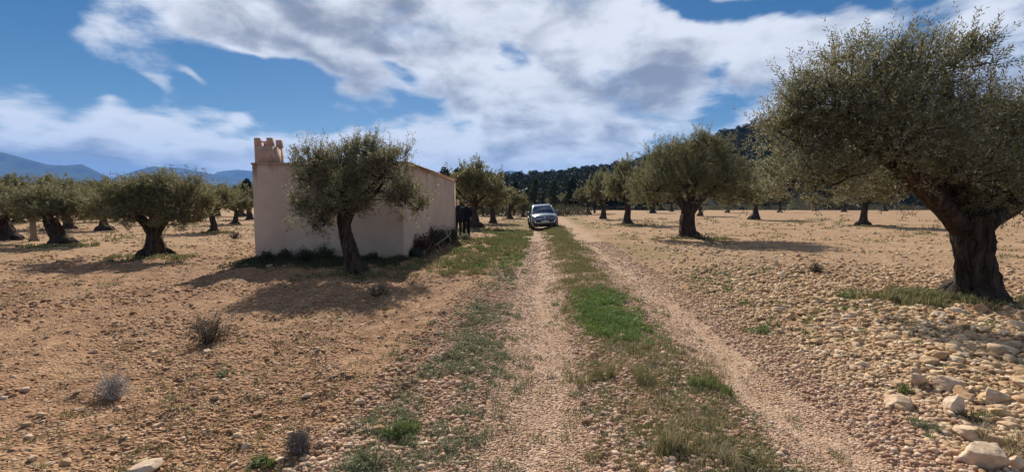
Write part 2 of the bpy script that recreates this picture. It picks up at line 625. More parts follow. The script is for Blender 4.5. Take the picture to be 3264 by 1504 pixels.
def plaster_mat(name):
    m, b, p, out = new_mat(name)
    tc = b.n('ShaderNodeTexCoord')
    ob = tc.outputs['Object']
    sep = b.n('ShaderNodeSeparateXYZ')
    b.t.links.new(ob, sep.inputs[0])
    mp = b.n('ShaderNodeMapping')
    mp.inputs['Scale'].default_value = (1, 1, 0.18)
    b.t.links.new(ob, mp.inputs[0])
    n1 = b.noise(ob, 1.3, 6, 0.6)
    n2 = b.noise(mp.outputs[0], 3.2, 6, 0.65, 0.3)
    n3 = b.noise(ob, 34, 4, 0.6)
    c = b.mix(b.smooth(n1, 0.3, 0.7), (0.48, 0.375, 0.285), (0.575, 0.46, 0.36))
    # dirty streaks under the coping
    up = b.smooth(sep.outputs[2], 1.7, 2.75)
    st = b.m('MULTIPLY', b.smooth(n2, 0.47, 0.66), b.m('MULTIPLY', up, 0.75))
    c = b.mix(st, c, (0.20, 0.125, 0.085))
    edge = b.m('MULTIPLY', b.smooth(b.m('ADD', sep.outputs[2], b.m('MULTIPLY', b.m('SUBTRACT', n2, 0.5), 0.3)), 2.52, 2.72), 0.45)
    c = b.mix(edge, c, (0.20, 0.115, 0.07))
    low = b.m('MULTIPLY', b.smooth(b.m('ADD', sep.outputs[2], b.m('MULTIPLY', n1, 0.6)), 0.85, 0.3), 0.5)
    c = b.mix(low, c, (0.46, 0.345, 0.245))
    c = b.mix(b.smooth(n3, 0.4, 0.7, 0, 0.12), c, (0.25, 0.16, 0.11))
    b.put(p.inputs['Base Color'], c)
    p.inputs['Roughness'].default_value = 0.95
    p.inputs['Specular IOR Level'].default_value = 0.15
    bp = b.n('ShaderNodeBump')
    bp.inputs['Strength'].default_value = 0.5
    bp.inputs['Distance'].default_value = 0.006
    b.put(bp.inputs['Height'], b.m('ADD', n3, n1))
    b.t.links.new(bp.outputs[0], p.inputs['Normal'])
    return m


M = {}
M['ground'] = ground_mat('stony_soil')
M['track'] = ground_mat('track_gravel', True)
M['bark'] = bark_mat('olive_bark', (0.020, 0.013, 0.010), (0.105, 0.076, 0.058))
M['pale_bark'] = bark_mat('young_bark', (0.22, 0.17, 0.12), (0.34, 0.27, 0.20))
M['twig'] = flat('twig_wood', (0.11, 0.085, 0.06), 0.9, var=0.4, scale=20)
M['grey_twig'] = flat('bleached_wood', (0.42, 0.38, 0.34), 0.85, var=0.35, scale=9)
M['olive'] = leaf_mat('olive_leaf', (0.130, 0.127, 0.062), (0.27, 0.27, 0.19), trans=0.45, spec=0.15, rough=0.6, yellow=(0.20, 0.15, 0.05))
M['olive_far'] = leaf_mat('olive_leaf_far', (0.142, 0.136, 0.060), (0.23, 0.222, 0.132), trans=0.40, spec=0.1, rough=0.6, yellow=(0.20, 0.16, 0.055), var=0.3)
M['pine'] = leaf_mat('pine_needle', (0.020, 0.030, 0.014), (0.026, 0.038, 0.018), var=0.45, trans=0.1, rough=0.6, spec=0.2)
M['pine_mid'] = leaf_mat('pine_needle_grey', (0.072, 0.084, 0.048), (0.082, 0.094, 0.056), var=0.4, trans=0.12, rough=0.6, spec=0.2)
M['grass'] = leaf_mat('bright_grass', (0.108, 0.178, 0.036), (0.122, 0.192, 0.046), var=0.5, trans=0.4, rough=0.5, yellow=(0.20, 0.23, 0.06))
M['grass_dull'] = leaf_mat('dull_grass', (0.185, 0.175, 0.068), (0.20, 0.19, 0.08), var=0.45, trans=0.3, rough=0.6, spec=0.3, yellow=(0.24, 0.20, 0.10))
M['grass_dry'] = leaf_mat('dry_grass', (0.42, 0.345, 0.19), (0.44, 0.36, 0.21), var=0.45, trans=0.25, rough=0.7, spec=0.2, yellow=(0.14, 0.12, 0.08))
M['grass_mid'] = leaf_mat('mid_grass', (0.115, 0.165, 0.045), (0.13, 0.18, 0.055), var=0.45, trans=0.35, rough=0.55, spec=0.3, yellow=(0.22, 0.22, 0.08))
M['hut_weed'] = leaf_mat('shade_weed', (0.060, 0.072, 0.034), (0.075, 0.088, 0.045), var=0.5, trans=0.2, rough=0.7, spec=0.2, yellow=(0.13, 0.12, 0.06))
M['weed'] = leaf_mat('weed_leaf', (0.170, 0.188, 0.088), (0.205, 0.22, 0.118), var=0.4, trans=0.25, rough=0.6, spec=0.3, yellow=(0.30, 0.27, 0.16))
M['shrub_dark'] = leaf_mat('dark_shrub_leaf', (0.036, 0.044, 0.020), (0.05, 0.06, 0.03), var=0.5, trans=0.15, rough=0.6, spec=0.3)
M['shrub_red'] = leaf_mat('dead_leaf', (0.085, 0.030, 0.018), (0.11, 0.055, 0.04), var=0.5, trans=0.1, rough=0.7, spec=0.2)
M['scrub'] = leaf_mat('scrub_leaf', (0.115, 0.105, 0.055), (0.12, 0.11, 0.06), var=0.4, trans=0.15, rough=0.7, spec=0.2)
M['lav'] = leaf_mat('grey_purple_leaf', (0.17, 0.14, 0.105), (0.20, 0.165, 0.125), var=0.35, trans=0.15, rough=0.7, spec=0.2)
PALE = [(0.0, (0.42, 0.265, 0.145)), (0.3, (0.54, 0.375, 0.22)), (0.65, (0.63, 0.47, 0.295)), (0.9, (0.70, 0.56, 0.38)), (1.0, (0.73, 0.62, 0.47))]
CREAM = [(0.0, (0.60, 0.45, 0.31)), (1.0, (0.72, 0.59, 0.44))]
TAN = [(0.0, (0.28, 0.15, 0.078)), (0.45, (0.42, 0.25, 0.14)), (0.78, (0.52, 0.345, 0.205)), (0.93, (0.63, 0.47, 0.315)), (1.0, (0.70, 0.58, 0.44))]
PINK = [(0.0, (0.36, 0.215, 0.135)), (0.4, (0.49, 0.325, 0.22)), (0.8, (0.60, 0.44, 0.315)), (1.0, (0.70, 0.57, 0.44))]
M['stone'] = stone_mat('pale_limestone', PALE)
M['stone_cream'] = stone_mat('cream_limestone', CREAM)
M['stone_tan'] = stone_mat('tan_stone', TAN)
M['stone_pink'] = stone_mat('pinkish_gravel', PINK, 0.004)
M['plaster'] = plaster_mat('ochre_plaster')
M['terracotta'] = flat('terracotta', (0.36, 0.17, 0.10), 0.9, var=0.35, scale=14, bump=0.01)
M['pine_floor'] = flat('wood_floor', (0.022, 0.024, 0.013), 0.95, spec=0.03, var=0.4, scale=0.08)
M['mountain'] = flat('mountain_scrub', (0.032, 0.038, 0.026), 0.95, spec=0.03, var=0.45, scale=0.004)

# ------------------------------------------------------------------ ground and track


def build_ground():
    th_f = np.radians(np.linspace(-60, 60, 940))
    th_b = np.radians(np.linspace(60, 300, 72))[1:-1]
    th = np.concatenate([th_f, th_b])
    r = np.concatenate([np.exp(np.linspace(math.log(1.15), math.log(45), 430)), np.exp(np.linspace(math.log(45), math.log(9000), 62))[1:]])
    nt, nr = len(th), len(r)
    X = r[:, None] * np.sin(th)[None]
    Y = r[:, None] * np.cos(th)[None]
    Z = H(X, Y)
    V = np.stack([X, Y, Z], -1).reshape(-1, 3)
    V = np.concatenate([V, [[0, 0, Hs(0, 0)]]])
    i = np.arange(nr - 1)[:, None] * nt
    j = np.arange(nt)[None]
    j1 = (j + 1) % nt
    q = np.stack([i + j, i + j1, i + nt + j1, i + nt + j], -1).reshape(-1, 4)[:, ::-1]
    tri = np.stack([np.full(nt, nr * nt), np.arange(nt), (np.arange(nt) + 1) % nt], -1)[:, ::-1]
    cen = V[q].mean(1)
    x, y = cen[:, 0], cen[:, 1]
    s = offs(x, y)
    w1 = 0.45 * (fbm(x * 1.6, y * 0.9, 61, 4) - 0.5) + 0.12 * (vnoise(x * 9, y * 9, 6) - .5)
    w2 = 0.45 * (fbm(x * 1.6, y * 0.9, 71, 4) - 0.5) + 0.12 * (vnoise(x * 9, y * 9, 7) - .5)
    hw = 0.56 + 0.06 * sstep(6 - y, 0, 3)
    on = ((np.abs(s - 0.02) < hw + w1) | (np.abs(s - RUT2) < hw + 0.04 + w2)) & (y > -12) & (y < 58)
    # zones
    x, y = V[:, 0], V[:, 1]
    s, rr = offs(x, y), np.hypot(x, y)
    stony = sstep(s + 0.8 * (fbm(x * .4, y * .4, 51, 2) - .5), 2.2, 3.0) * (1 - 0.5 * sstep(rr, 14, 30))
    green = np.zeros(len(V))
    green += 0.75 * np.exp(-((s - 0.96) / 0.38) ** 2)
    green += 0.55 * np.exp(-((s + 1.0) / 0.45) ** 2)
    green += 0.50 * sstep(y, 10.5, 13) * (1 - sstep(y, 34, 50)) * np.exp(-((s + 1.7) / 1.3) ** 2)
    green += 0.38 * sstep(s, 2.6, 3.1) * (1 - sstep(s, 3.2, 6.0)) * sstep(y, 9, 14)
    green += 0.25 * sstep(rr, 9, 16) * (fbm(x / 3, y / 3, 77, 3) > 0.5)
    green += 0.30 * sstep(y, 26, 40) * (np.abs(s) < 6)
    far = sstep(rr, 11, 26)
    zone = np.stack([np.clip(stony, 0, 1), np.clip(green, 0, 1), far, np.ones(len(V))], -1).astype(np.float32)

    def part(name, faces, mat):
        used = np.unique(np.concatenate([f.ravel() for f in faces]))
        remap = -np.ones(len(V), dtype=int)
        remap[used] = np.arange(len(used))
        o = mesh_np(name, V[used], [remap[f] for f in faces], mat, None, True)
        a = o.data.color_attributes.new('zone', 'FLOAT_COLOR', 'POINT')
        a.data.foreach_set('color', zone[used].ravel())
        return tag(o, kind='structure')
    part('ground', [q[~on], tri], M['ground'])
    part('dirt_track', [q[on]], M['track'])


build_ground()

# ------------------------------------------------------------------ stones
rng = np.random.default_rng(7)


def ico(sub):
    bm = bmesh.new()
    bmesh.ops.create_icosphere(bm, subdivisions=sub, radius=1.0)
    v = np.array([x.co[:] for x in bm.verts])
    f = np.array([[w.index for w in p.verts] for p in bm.faces])
    bm.free()
    return v, f


def rock_shape(sub, g, cuts=7):
    v, f = ico(sub)
    v = v.copy()
    v *= (1 + 0.10 * np.sin(3 * v @ g.normal(size=3) + g.uniform(0, 6)))[:, None]
    for _ in range(cuts):
        n = g.normal(size=3)
        n /= np.linalg.norm(n)
        d = g.uniform(0.50, 0.82)
        ex = np.maximum(0, v @ n - d)
        v -= ((0.86 if sub > 2 else 0.97) * ex)[:, None] * n
    if sub > 2:
        for fr in (5, 11, 21):
            w = g.normal(size=(3, 3)) * fr * .6
            v *= (1 + (0.16 / fr) * np.sin(v @ w[0] + 2 * np.sin(v @ w[1]) + g.uniform(0, 6)))[:, None]
    v *= 1.0 / np.abs(v).max(0)
    return v, f


SHAPES = {k: [rock_shape(k, np.random.default_rng(100 * k + i), 6 + i % 4 + 4 * (k > 2)) for i in range(12)] for k in (1, 2, 3, 4, 5)}


def stone_field(name, x, y, size, mat, sub, flatn=0.6, sink=0.3, seed=0, smooth=False):
    g = np.random.default_rng(seed)
    n = len(x)
    var = g.integers(0, 12, n)
    VV, FF, base = [], [], 0
    z = H(x, y)
    lod = np.broadcast_to(sub, (n,))
    for k, sub in [(k_, l_) for k_ in range(12) for l_ in sorted(set(lod.tolist()))]:
        idx = np.where((var == k) & (lod == sub))[0]
        if not len(idx):
            continue
        v, f = SHAPES[sub][k]
        m = len(idx)
        sc = size[idx][:, None] * np.stack([g.uniform(.8, 1.25, m), g.uniform(.65, 1.0, m), g.uniform(.75, 1.25, m) * flatn], -1) * 0.5
        P0 = v[None] * sc[:, None, :]
        a = g.uniform(0, 2 * PI, m)
        tl = g.normal(0, 0.22, m)
        # tilt about x then spin about z
        ct, st = np.cos(tl)[:, None], np.sin(tl)[:, None]
        yy = P0[..., 1] * ct - P0[..., 2] * st
        zz = P0[..., 1] * st + P0[..., 2] * ct
        ca, sa = np.cos(a)[:, None], np.sin(a)[:, None]
        xx = P0[..., 0] * ca - yy * sa
        y2 = P0[..., 0] * sa + yy * ca
        px = xx + x[idx][:, None]
        py = y2 + y[idx][:, None]
        pz = zz + (z[idx] + sc[:, 2] * (1 - 2 * sink) * g.uniform(.6, 1.15, m))[:, None]
        VV.append(np.stack([px, py, pz], -1).reshape(-1, 3))
        FF.append((f[None] + (np.arange(m) * len(v))[:, None, None]).reshape(-1, 3) + base)
        base += m * len(v)
    return mesh_np(name, np.concatenate(VV), [np.concatenate(FF)], mat, None, smooth)


def scatter(n, r0, r1, amax=58, power=0.0, seed=0):
    """points spread so that far ground gets thinner cover"""
    g = np.random.default_rng(seed)
    lr = g.uniform(0, 1, n)
    r = r0 * (r1 / r0) ** lr
    th = np.radians(g.uniform(-amax, amax, n))
    return r * np.sin(th), r * np.cos(th), r, g


def in_house(x, y):
    # footprint test in the frame of the hut (set below)
    lx, ly = (x - HX) * HC + (y - HY) * HSN, -(x - HX) * HSN + (y - HY) * HC
    return (lx > -4.5) & (lx < 0.15) & (ly > -0.1) & (ly < 8.6)


# hut frame: origin at the front right corner, local x to the right, local y along the side wall
HX, HY = -3.07, 13.3
HANG = -math.atan(0.056)
HC, HSN = math.cos(HANG), math.sin(HANG)


def edge_w(x, y, seed):
    return 0.5 * (fbm(x * 1.2, y * 0.8, seed, 3) - 0.5)


def build_stones():
    # fine gravel of the wheel ruts
    x, y, r, g = scatter(260000, 2.2, 20, 58, seed=1)
    s = offs(x, y) + edge_w(x, y, 3)
    # thinner on the worn middle of each rut
    worn = np.maximum(np.exp(-((s - 0.05) / 0.17) ** 2), np.exp(-((s - RUT2) / 0.16) ** 2)) * (0.4 + 0.9 * fbm(x * 2, y * .7, 8, 2))
    k = (s > -1.1) & (s < 2.75) & (g.uniform(0, 1, len(x)) > 0.95 * worn)
    x, y, r = x[k], y[k], r[k]
    size = (0.011 + 0.032 * g.beta(1.2, 4.0, len(x))) * np.maximum(1, r / 4.5) ** 0.85
    o = stone_field('gravel', x, y, size, M['stone_pink'], 1, 0.42, 0.38, 11, True)
    tag(o, 'fine pinkish gravel scattered over the wheel ruts of the track', 'gravel', kind='stuff')

    # loose limestone right of the track
    x, y, r, g = scatter(190000, 2.2, 45, 58, seed=2)
    s = offs(x, y) + 1.6 * edge_w(x, y, 13)
    pr = sstep(s, 2.3, 3.1) * (1 - 0.93 * sstep(r, 8.5, 18)) * (0.26 + 0.95 * sstep(fbm(x * .5, y * .5, 15, 3), 0.30, 0.55))
    k = g.uniform(0, 1, len(x)) < pr
    x, y, r = x[k], y[k], r[k]
    size = (0.025 + 0.115 * g.beta(1.3, 3.6, len(x)) * (0.65 + 0.35 * sstep(offs(x, y), 2.6, 4.5))) * np.maximum(0.75, r / 7.0) ** 0.5
    o = stone_field('rubble', x, y, size, M['stone'], np.where(r < 8, 2, 1), 0.50, 0.28, 12, False)
    tag(o, 'small pale limestone rubble covering the field right of the track', 'rubble', kind='stuff')

    # clods and stone chips of the left field
    x, y, r, g = scatter(190000, 2.2, 45, 58, seed=3)
    s = offs(x, y) - edge_w(x, y, 23)
    pr = (1 - sstep(s, -1.0, -0.5)) * (0.14 + 0.86 * sstep(fbm(x * .8, y * .8, 25, 3), 0.38, 0.58)) * (1 - 0.6 * sstep(r, 13, 24))
    k = (g.uniform(0, 1, len(x)) < pr) & ~in_house(x, y)
    x, y, r = x[k], y[k], r[k]
    size = (0.012 + 0.062 * g.beta(1.1, 4.5, len(x))) * np.maximum(0.9, r / 5.0) ** 0.7
    o = stone_field('stone_chips', x, y, size, M['stone_tan'], 1, 0.45, 0.34, 13, False)
    tag(o, 'reddish clods and stone chips strewn over the ploughed field', 'clods', kind='stuff')
    # stones lying in the grass of the middle strip and verge
    x, y, r, g = scatter(60000, 2.2, 9, 58, seed=4)
    s = offs(x, y)
    k = ((s > 0.35) & (s < 1.6)) | ((s > -1.5) & (s < -0.45)) | ((s > 2.2) & (s < 3.2))
    x, y, r = x[k], y[k], r[k]
    size = 0.018 + 0.065 * g.beta(1.1, 4, len(x))
    o = stone_field('verge_pebbles', x, y, size, M['stone_pink'], 1, 0.65, 0.25, 14, True)
    tag(o, 'pinkish pebbles lying loose along the grassy edges of the track', 'pebbles', kind='stuff')

    # the stones one could count: objects of their own
    protos = {}

    def stone(x, y, dims, mat, label, group=None, shape=0, rz=0.0, name='stone', sub=4, sink=0.28):
        key = (shape, mat, sub)
        if key not in protos:
            v, f = SHAPES[sub][shape]
            o = mesh_np(name, v * 0.5, [f], M[mat], None, True)
            protos[key] = o
        else:
            o = protos[key].copy()
            o.name = name
            COL.objects.link(o)
        o.scale = dims
        o.location = (x, y, Hs(x, y) + dims[2] * (0.5 - sink))
        o.rotation_euler = (random.uniform(-.15, .15), random.uniform(-.15, .15), rz)
        tag(o, label, 'stone', group)
        return o
    random.seed(5)
    # named rocks:  base u, v, width px, height px, label
    named = [
        (3152, 1488, 150, 92, 'stone_cream', 'largest cream boulder, blocky, on the gravel at the bottom right', 3, 0.3),
        (2878, 1302, 100, 48, 'stone_cream', 'flat topped cream rock casting a dark shadow left of the humped rock', 5, 0.1),
        (3052, 1325, 78, 66, 'stone_cream', 'upright humped cream rock standing in the rubble right of the flat rock', 1, 1.0),
        (3030, 1255, 96, 46, 'stone_cream', 'wide pale rock in the rubble behind the humped rock', 7, 0.2),
        (2930, 1240, 62, 36, 'stone_cream', 'rounded pinkish rock in the rubble left of the wide pale rock', 9, 0.5),
        (3180, 1300, 84, 44, 'stone_cream', 'squarish pale rock in the rubble near the right edge', 2, 0.4),
        (3100, 1385, 86, 40, 'stone_cream', 'low pale rock half buried behind the largest boulder', 4, 2.0),
        (3240, 1470, 60, 50, 'stone_cream', 'small pale rock just right of the largest boulder', 6, 2.4),
        (460, 1525, 120, 42, 'stone_cream', 'long pale flat rock in the soil at the bottom left', 8, 0.5),
        (1482, 842, 34, 16, 'stone_tan', 'flat tan stone slab in the grass beside the brush pile', 2, 0.2),
        (1985, 1090, 34, 20, 'stone_pink', 'rounded pink stone at the near edge of the bright grass', 6, 0.3),
        (1893, 1142, 38, 24, 'stone_pink', 'angular orange stone at the left edge of the grassy strip', 10, 1.3),
        (783, 1413, 36, 24, 'stone_cream', 'white angular stone on the soil left of the grey tuft', 11, 0.9),
        (2478, 868, 22, 26, 'stone_cream', 'knobbly upright pale stone on the rubble right of the track', 1, 0.2),
        (857, 850, 22, 10, 'stone_cream', 'small white stone in the weeds at the foot of the hut', 3, 0.2),
    ]
    for (u, v, wpx, hpx, mt, lab, sh, rz) in named:
        gx, gy = G(u, v)
        k = gy / F_PX
        w, h = wpx * k * .95, hpx * k * .95
        nm = 'boulder' if w > 0.22 else 'stone'
        stone(gx, gy + w * 0.12, (w, w * 0.8, h * 1.25), mt, lab, None, sh, rz, nm, 5, 0.25)
    g = np.random.default_rng(77)
    cnt = 0
    while cnt < 190:
        u, v = g.uniform(2250, 3330), g.uniform(960, 1500)
        x, y = G(u, v)
        s = offs(x, y)
        if s < 2.75 + 0.5 * g.uniform() or (s < 3.4 and g.uniform() < .5):
            continue
        sz = (0.07 + 0.14 * g.beta(1.3, 3.2)) * (0.75 + 0.35 * min(1, (s - 2.5) / 1.5))
        stone(x, y, (sz * g.uniform(.9, 1.25), sz * g.uniform(.7, 1), sz * g.uniform(.48, .78)), 'stone',
              'pale rounded limestone lump loose in the rubble right of the track', 'loose stones in the rubble right of the track', int(g.integers(0, 12)), g.uniform(0, 6))
        cnt += 1
    cnt = 0
    while cnt < 60:
        u, v = g.uniform(-40, 1350), g.uniform(960, 1500)
        x, y = G(u, v)
        if offs(x, y) > -0.9:
            continue
        sz = 0.045 + 0.09 * g.beta(1.2, 3.5)
        stone(x, y, (sz * g.uniform(.9, 1.4), sz * g.uniform(.7, 1), sz * g.uniform(.45, .7)), 'stone' if g.uniform() < .5 else 'stone_pink',
              'small pale stone on the reddish soil left of the track', 'loose stones on the soil left of the track', int(g.integers(0, 12)), g.uniform(0, 6))
        cnt += 1
    cnt = 0
    while cnt < 35:
        s, y = g.uniform(-0.75, 2.6), g.uniform(2.6, 6.5)
        x = s + rut_x(y)
        if abs(s - .05) < .28 or abs(s - RUT2) < .25:
            continue
        sz = 0.045 + 0.055 * g.beta(1.2, 3)
        stone(x, y, (sz * g.uniform(.9, 1.3), sz * g.uniform(.7, 1), sz * g.uniform(.55, .8)), 'stone_pink',
              'pinkish fist sized stone lying along the wheel ruts', 'loose stones along the wheel ruts', int(g.integers(0, 12)), g.uniform(0, 6))
        cnt += 1


build_stones()

# ------------------------------------------------------------------ foliage machinery


def norm(a):
    return a / (np.linalg.norm(a, axis=-1, keepdims=True) + 1e-9)


def leaf_quads(base, d, L, W, g):
    n = len(base)
    side = norm(np.cross(d, g.normal(size=(n, 3))))
    mid = base + d * (L * 0.48)[:, None]
    v = np.stack([base, mid + side * (W / 2)[:, None], base + d * L[:, None], mid - side * (W / 2)[:, None]], 1)
    return v.reshape(-1, 3)


def quads_for(nleaf, start=0):
    return (np.arange(nleaf * 4).reshape(-1, 4) + start)


def shoots(centers, spread, n, g, cen, up, slen, k, L, W):
    """n shoots round the given clump centres; returns leaf vertices and shoot segments"""
    ci = g.integers(0, len(centers), n)
    p = centers[ci] + g.normal(size=(n, 3)) * np.asarray(spread)[ci][:, None] if np.ndim(spread) else centers[ci] + g.normal(size=(n, 3)) * spread
    out = norm(p - cen)
    d = norm(out * 0.75 + np.array([0, 0, up]) + g.normal(size=(n, 3)) * 0.45)
    ln = slen * g.uniform(0.6, 1.4, n)
    t = (np.arange(k)[None] + g.uniform(0, .6, (n, k))) / k
    base = p[:, None] + d[:, None] * (t * ln[:, None])[..., None]
    a = norm(np.cross(d, g.normal(size=(n, 3))))
    bb = np.cross(d, a)
    ang = np.arange(k)[None] * 2.4 + g.uniform(0, .8, (n, k))
    perp = np.cos(ang)[..., None] * a[:, None] + np.sin(ang)[..., None] * bb[:, None]
    ld = norm(d[:, None] * 0.75 + perp * 0.8 + g.normal(size=(n, k, 3)) * .12)
    LL = L * g.uniform(.65, 1.25, (n, k))
    WW = W * g.uniform(.7, 1.2, (n, k))
    lv = leaf_quads(base.reshape(-1, 3), ld.reshape(-1, 3), LL.ravel(), WW.ravel(), g)
    return lv, p, d, ln


def trunk_mesh(mb, path, radii, g, sides=28, gnarl=0.19):
    ph = g.uniform(0, 6, 4)
    n = len(path)

    def wob(i, a):
        z = i / max(1, n - 1)
        return (1 + gnarl * (0.55 * np.sin(3 * a + ph[0] + 2.2 * z) + 0.4 * np.sin(5 * a + ph[1] - 3.5 * z) + 0.28 * np.sin(8 * a + ph[2] + 6 * z))
                + 0.06 * np.sin(13 * a + ph[3] + 5 * z) + (0.035 * g.normal(size=len(a)) if sides > 12 else 0))
    mb.tube(path, radii, sides, True, wob)


def smooth_path(pts, n):
    pts = np.asarray(pts, float)
    t = np.linspace(0, len(pts) - 1, n)
    out = []
    for tt in t:
        i = int(min(len(pts) - 2, math.floor(tt)))
        f = tt - i
        p0, p1, p2, p3 = pts[max(0, i - 1)], pts[i], pts[i + 1], pts[min(len(pts) - 1, i + 2)]
        out.append(0.5 * ((2 * p1) + (-p0 + p2) * f + (2 * p0 - 5 * p1 + 4 * p2 - p3) * f * f + (-p0 + 3 * p1 - 3 * p2 + p3) * f ** 3))
    return np.array(out)


def olive(name, label, loc, trunk_pts, trunk_r, lobes, nleaf, L, W, seed, group=None, limb_r=0.09, clumps=14, spread=0.24, slen=0.24, up=0.35, k=14, mat='olive', sprays=0.0, bark='bark', cat='olive tree', limbs=True, hang=0.0, arms=()):
    """trunk_pts and lobes in local coordinates (origin at the foot); lobes: (x,y,z,rx,ry,rz)"""
    g = np.random.default_rng(seed)
    root = thing(name, label, cat, loc, 0, group)
    mb = MB()
    tp = smooth_path(trunk_pts, 20)
    tr = np.interp(np.linspace(0, 1, 20), np.linspace(0, 1, len(trunk_r)), trunk_r)
    trunk_mesh(mb, tp, tr, g)
    # roots
    for _ in range(6):
        a = g.uniform(0, 2 * PI)
        r0 = trunk_r[0]
        q = np.array([[0.35 * r0 * math.cos(a), 0.35 * r0 * math.sin(a), 0.25 * r0 + .05], [r0 * .95 * math.cos(a), r0 * .95 * math.sin(a), 0.08], [r0 * 1.45 * math.cos(a + .2), r0 * 1.45 * math.sin(a + .2), -0.10]]) + [tp[0][0], tp[0][1], 0]
        trunk_mesh(mb, smooth_path(q, 7), np.array([.5, .46, .40, .34, .27, .2, .1]) * r0 * g.uniform(.7, 1.1), g, 13, .22)
    top = tp[-1]
    for pts, r0, r1 in arms:
        trunk_mesh(mb, smooth_path(pts, 16), np.linspace(r0, r1, 16), g, 14, 0.10)
    lv = []
    vols = np.array([l[3] * l[4] * l[5] for l in lobes]) ** 0.72
    share = vols / vols.sum()
    cents = np.array([l[:3] for l in lobes])
    steep = (cents[:, 2] - top[2]) > 0.62 * np.hypot(cents[:, 0] - top[0], cents[:, 1] - top[1])
    if not steep.any():
        steep[:] = True
    for li, ((lx, ly, lz, rx, ry, rz), sh) in enumerate(zip(lobes, share)):
        c = np.array([lx, ly, lz])
        rad = np.array([rx, ry, rz])
        if not steep[li]:
            near = cents[steep][np.argmin(np.linalg.norm(cents[steep] - c, axis=1))]
            st = top * .35 + near * .65
            path = smooth_path([st, (st + c) / 2 + [g.normal(0, .08), g.normal(0, .08), .12], c], 8)
            mb.tube(path, np.linspace(limb_r * .38, limb_r * .18, 8), 8)
        elif limbs:
            midp = top * .5 + c * .5 + np.array([g.normal(0, .10), g.normal(0, .10), -0.03 * np.linalg.norm(c - top) + g.normal(0, .06)])
            path = smooth_path([tp[-3], top, midp, c + [0, 0, -0.15 * rz]], 12)
            lr = limb_r * (0.65 + 0.6 * sh * len(lobes) / 2)
            trunk_mesh(mb, path, np.linspace(min(lr * 1.35, tr[-1] * .9), lr * 0.30, 12), g, 10, 0.10)
        nc = max(7, int(clumps * (0.5 + sh * len(lobes) * .5)))
        d = norm(g.normal(size=(nc, 3)))
        d[:, 2] = np.where(d[:, 2] < -0.5, -d[:, 2] * .6, d[:, 2])
        cc = c + d * rad * g.uniform(.45, .98, nc)[:, None]
        sp = spread * float(rad.mean()) * g.uniform(.65, 1.3, nc)
        for q in cc:
            st = c + (q - c) * 0.12 + g.normal(0, .05, 3)
            mid = (st + q) / 2 + g.normal(0, .07 * rad.mean(), 3)
            mb.tube(smooth_path([st, mid, q], 5), np.linspace(limb_r * .30, 0.006, 5), 5, False)
        ns = int(nleaf * sh / k)
        a, p, dd, ln = shoots(cc, sp, int(ns * .90), g, c, up, slen, k, L, W)
        lv.append(a)
        # loose filling so that the lobes hang together
        dd = norm(g.normal(size=(max(8, ns // 10), 3)))
        fp = c + dd * rad * (g.uniform(.1, 1.0, len(dd)) ** .5)[:, None]
        a, p, dd, ln = shoots(fp, .05, max(8, ns // 10), g, c, up, slen, k, L, W)
        lv.append(a)
        if sprays:
            m = int(sprays * (0.5 + sh * len(lobes) * .5))
            d = norm(g.normal(size=(m, 3)) * [1, 1, .25] + [0, 0, .9])
            sp_p = c + d * rad * g.uniform(.8, 1.0, m)[:, None]
            a, p, dd, ln = shoots(sp_p, .04, m * 4, g, c, 1.2, slen * 2.0, int(k * 1.5), L, W)
            lv.append(a)
            for i in range(m):
                mb.tube([c + (sp_p[i] - c) * .6, sp_p[i], sp_p[i] + norm(d[i] + [0, 0, .8]) * slen * 1.3], [.012, .008, .004], 4, False)
        if hang:
            m = int(hang * (0.5 + sh * len(lobes) * .5))
            a_ = g.uniform(0, 2 * PI, m)
            hp = c + np.stack([np.cos(a_) * rx * .9, np.sin(a_) * ry * .9, -rz * g.uniform(.2, .8, m)], -1)
            a, p, dd, ln = shoots(hp, .06, m * 4, g, c, -0.9, slen * 1.3, k, L, W)
            lv.append(a)
    lv = np.concatenate(lv)
    mb.build('trunk', M[bark], root, True)
    mesh_np('crown', lv, [quads_for(len(lv) // 4)], M[mat], root)
    return root


def copy_tree(root, loc, rz, scale, label, group=None, cat=None):
    r = root.copy()
    COL.objects.link(r)
    r.location = loc
    r.rotation_euler = (0, 0, rz)
    r.scale = scale if hasattr(scale, '__len__') else (scale,) * 3
    tag(r, label, cat)
    if 'group' in r:
        del r['group']
    if group:
        r['group'] = group
    for ch in root.children:
        c = ch.copy()
        COL.objects.link(c)
        c.parent = r
    return r


def foot(u, v):
    x, y = G(u, v)
    return x, y, Hs(x, y)


def local_lobes(f, spec, drop=0, vs=.88):
    """spec rows: u, v, dY, half width px, half height px, depth radius m -> local lobe"""
    out = []
    for (u, v, dy, ru, rv, rd) in spec:
        Y = f[1] + dy
        c = P(u, v, Y)
        k = Y / F_PX
        out.append((c[0] - f[0], dy, c[2] - f[2] - drop * k, ru * k * .90, rd * .92, rv * k * vs))
    return out


def local_pts(f, spec):
    out = []
    for (u, v, dy) in spec:
        c = P(u, v, f[1] + dy)
        out.append((c[0] - f[0], dy, c[2] - f[2]))
    out[0] = (out[0][0], out[0][1], -0.12)
    return out


def local_pts2(f, spec):
    out = []
    for (u, v, dy) in spec:
        c = P(u, v, f[1] + dy)
        out.append((c[0] - f[0], dy, c[2] - f[2]))
    return out


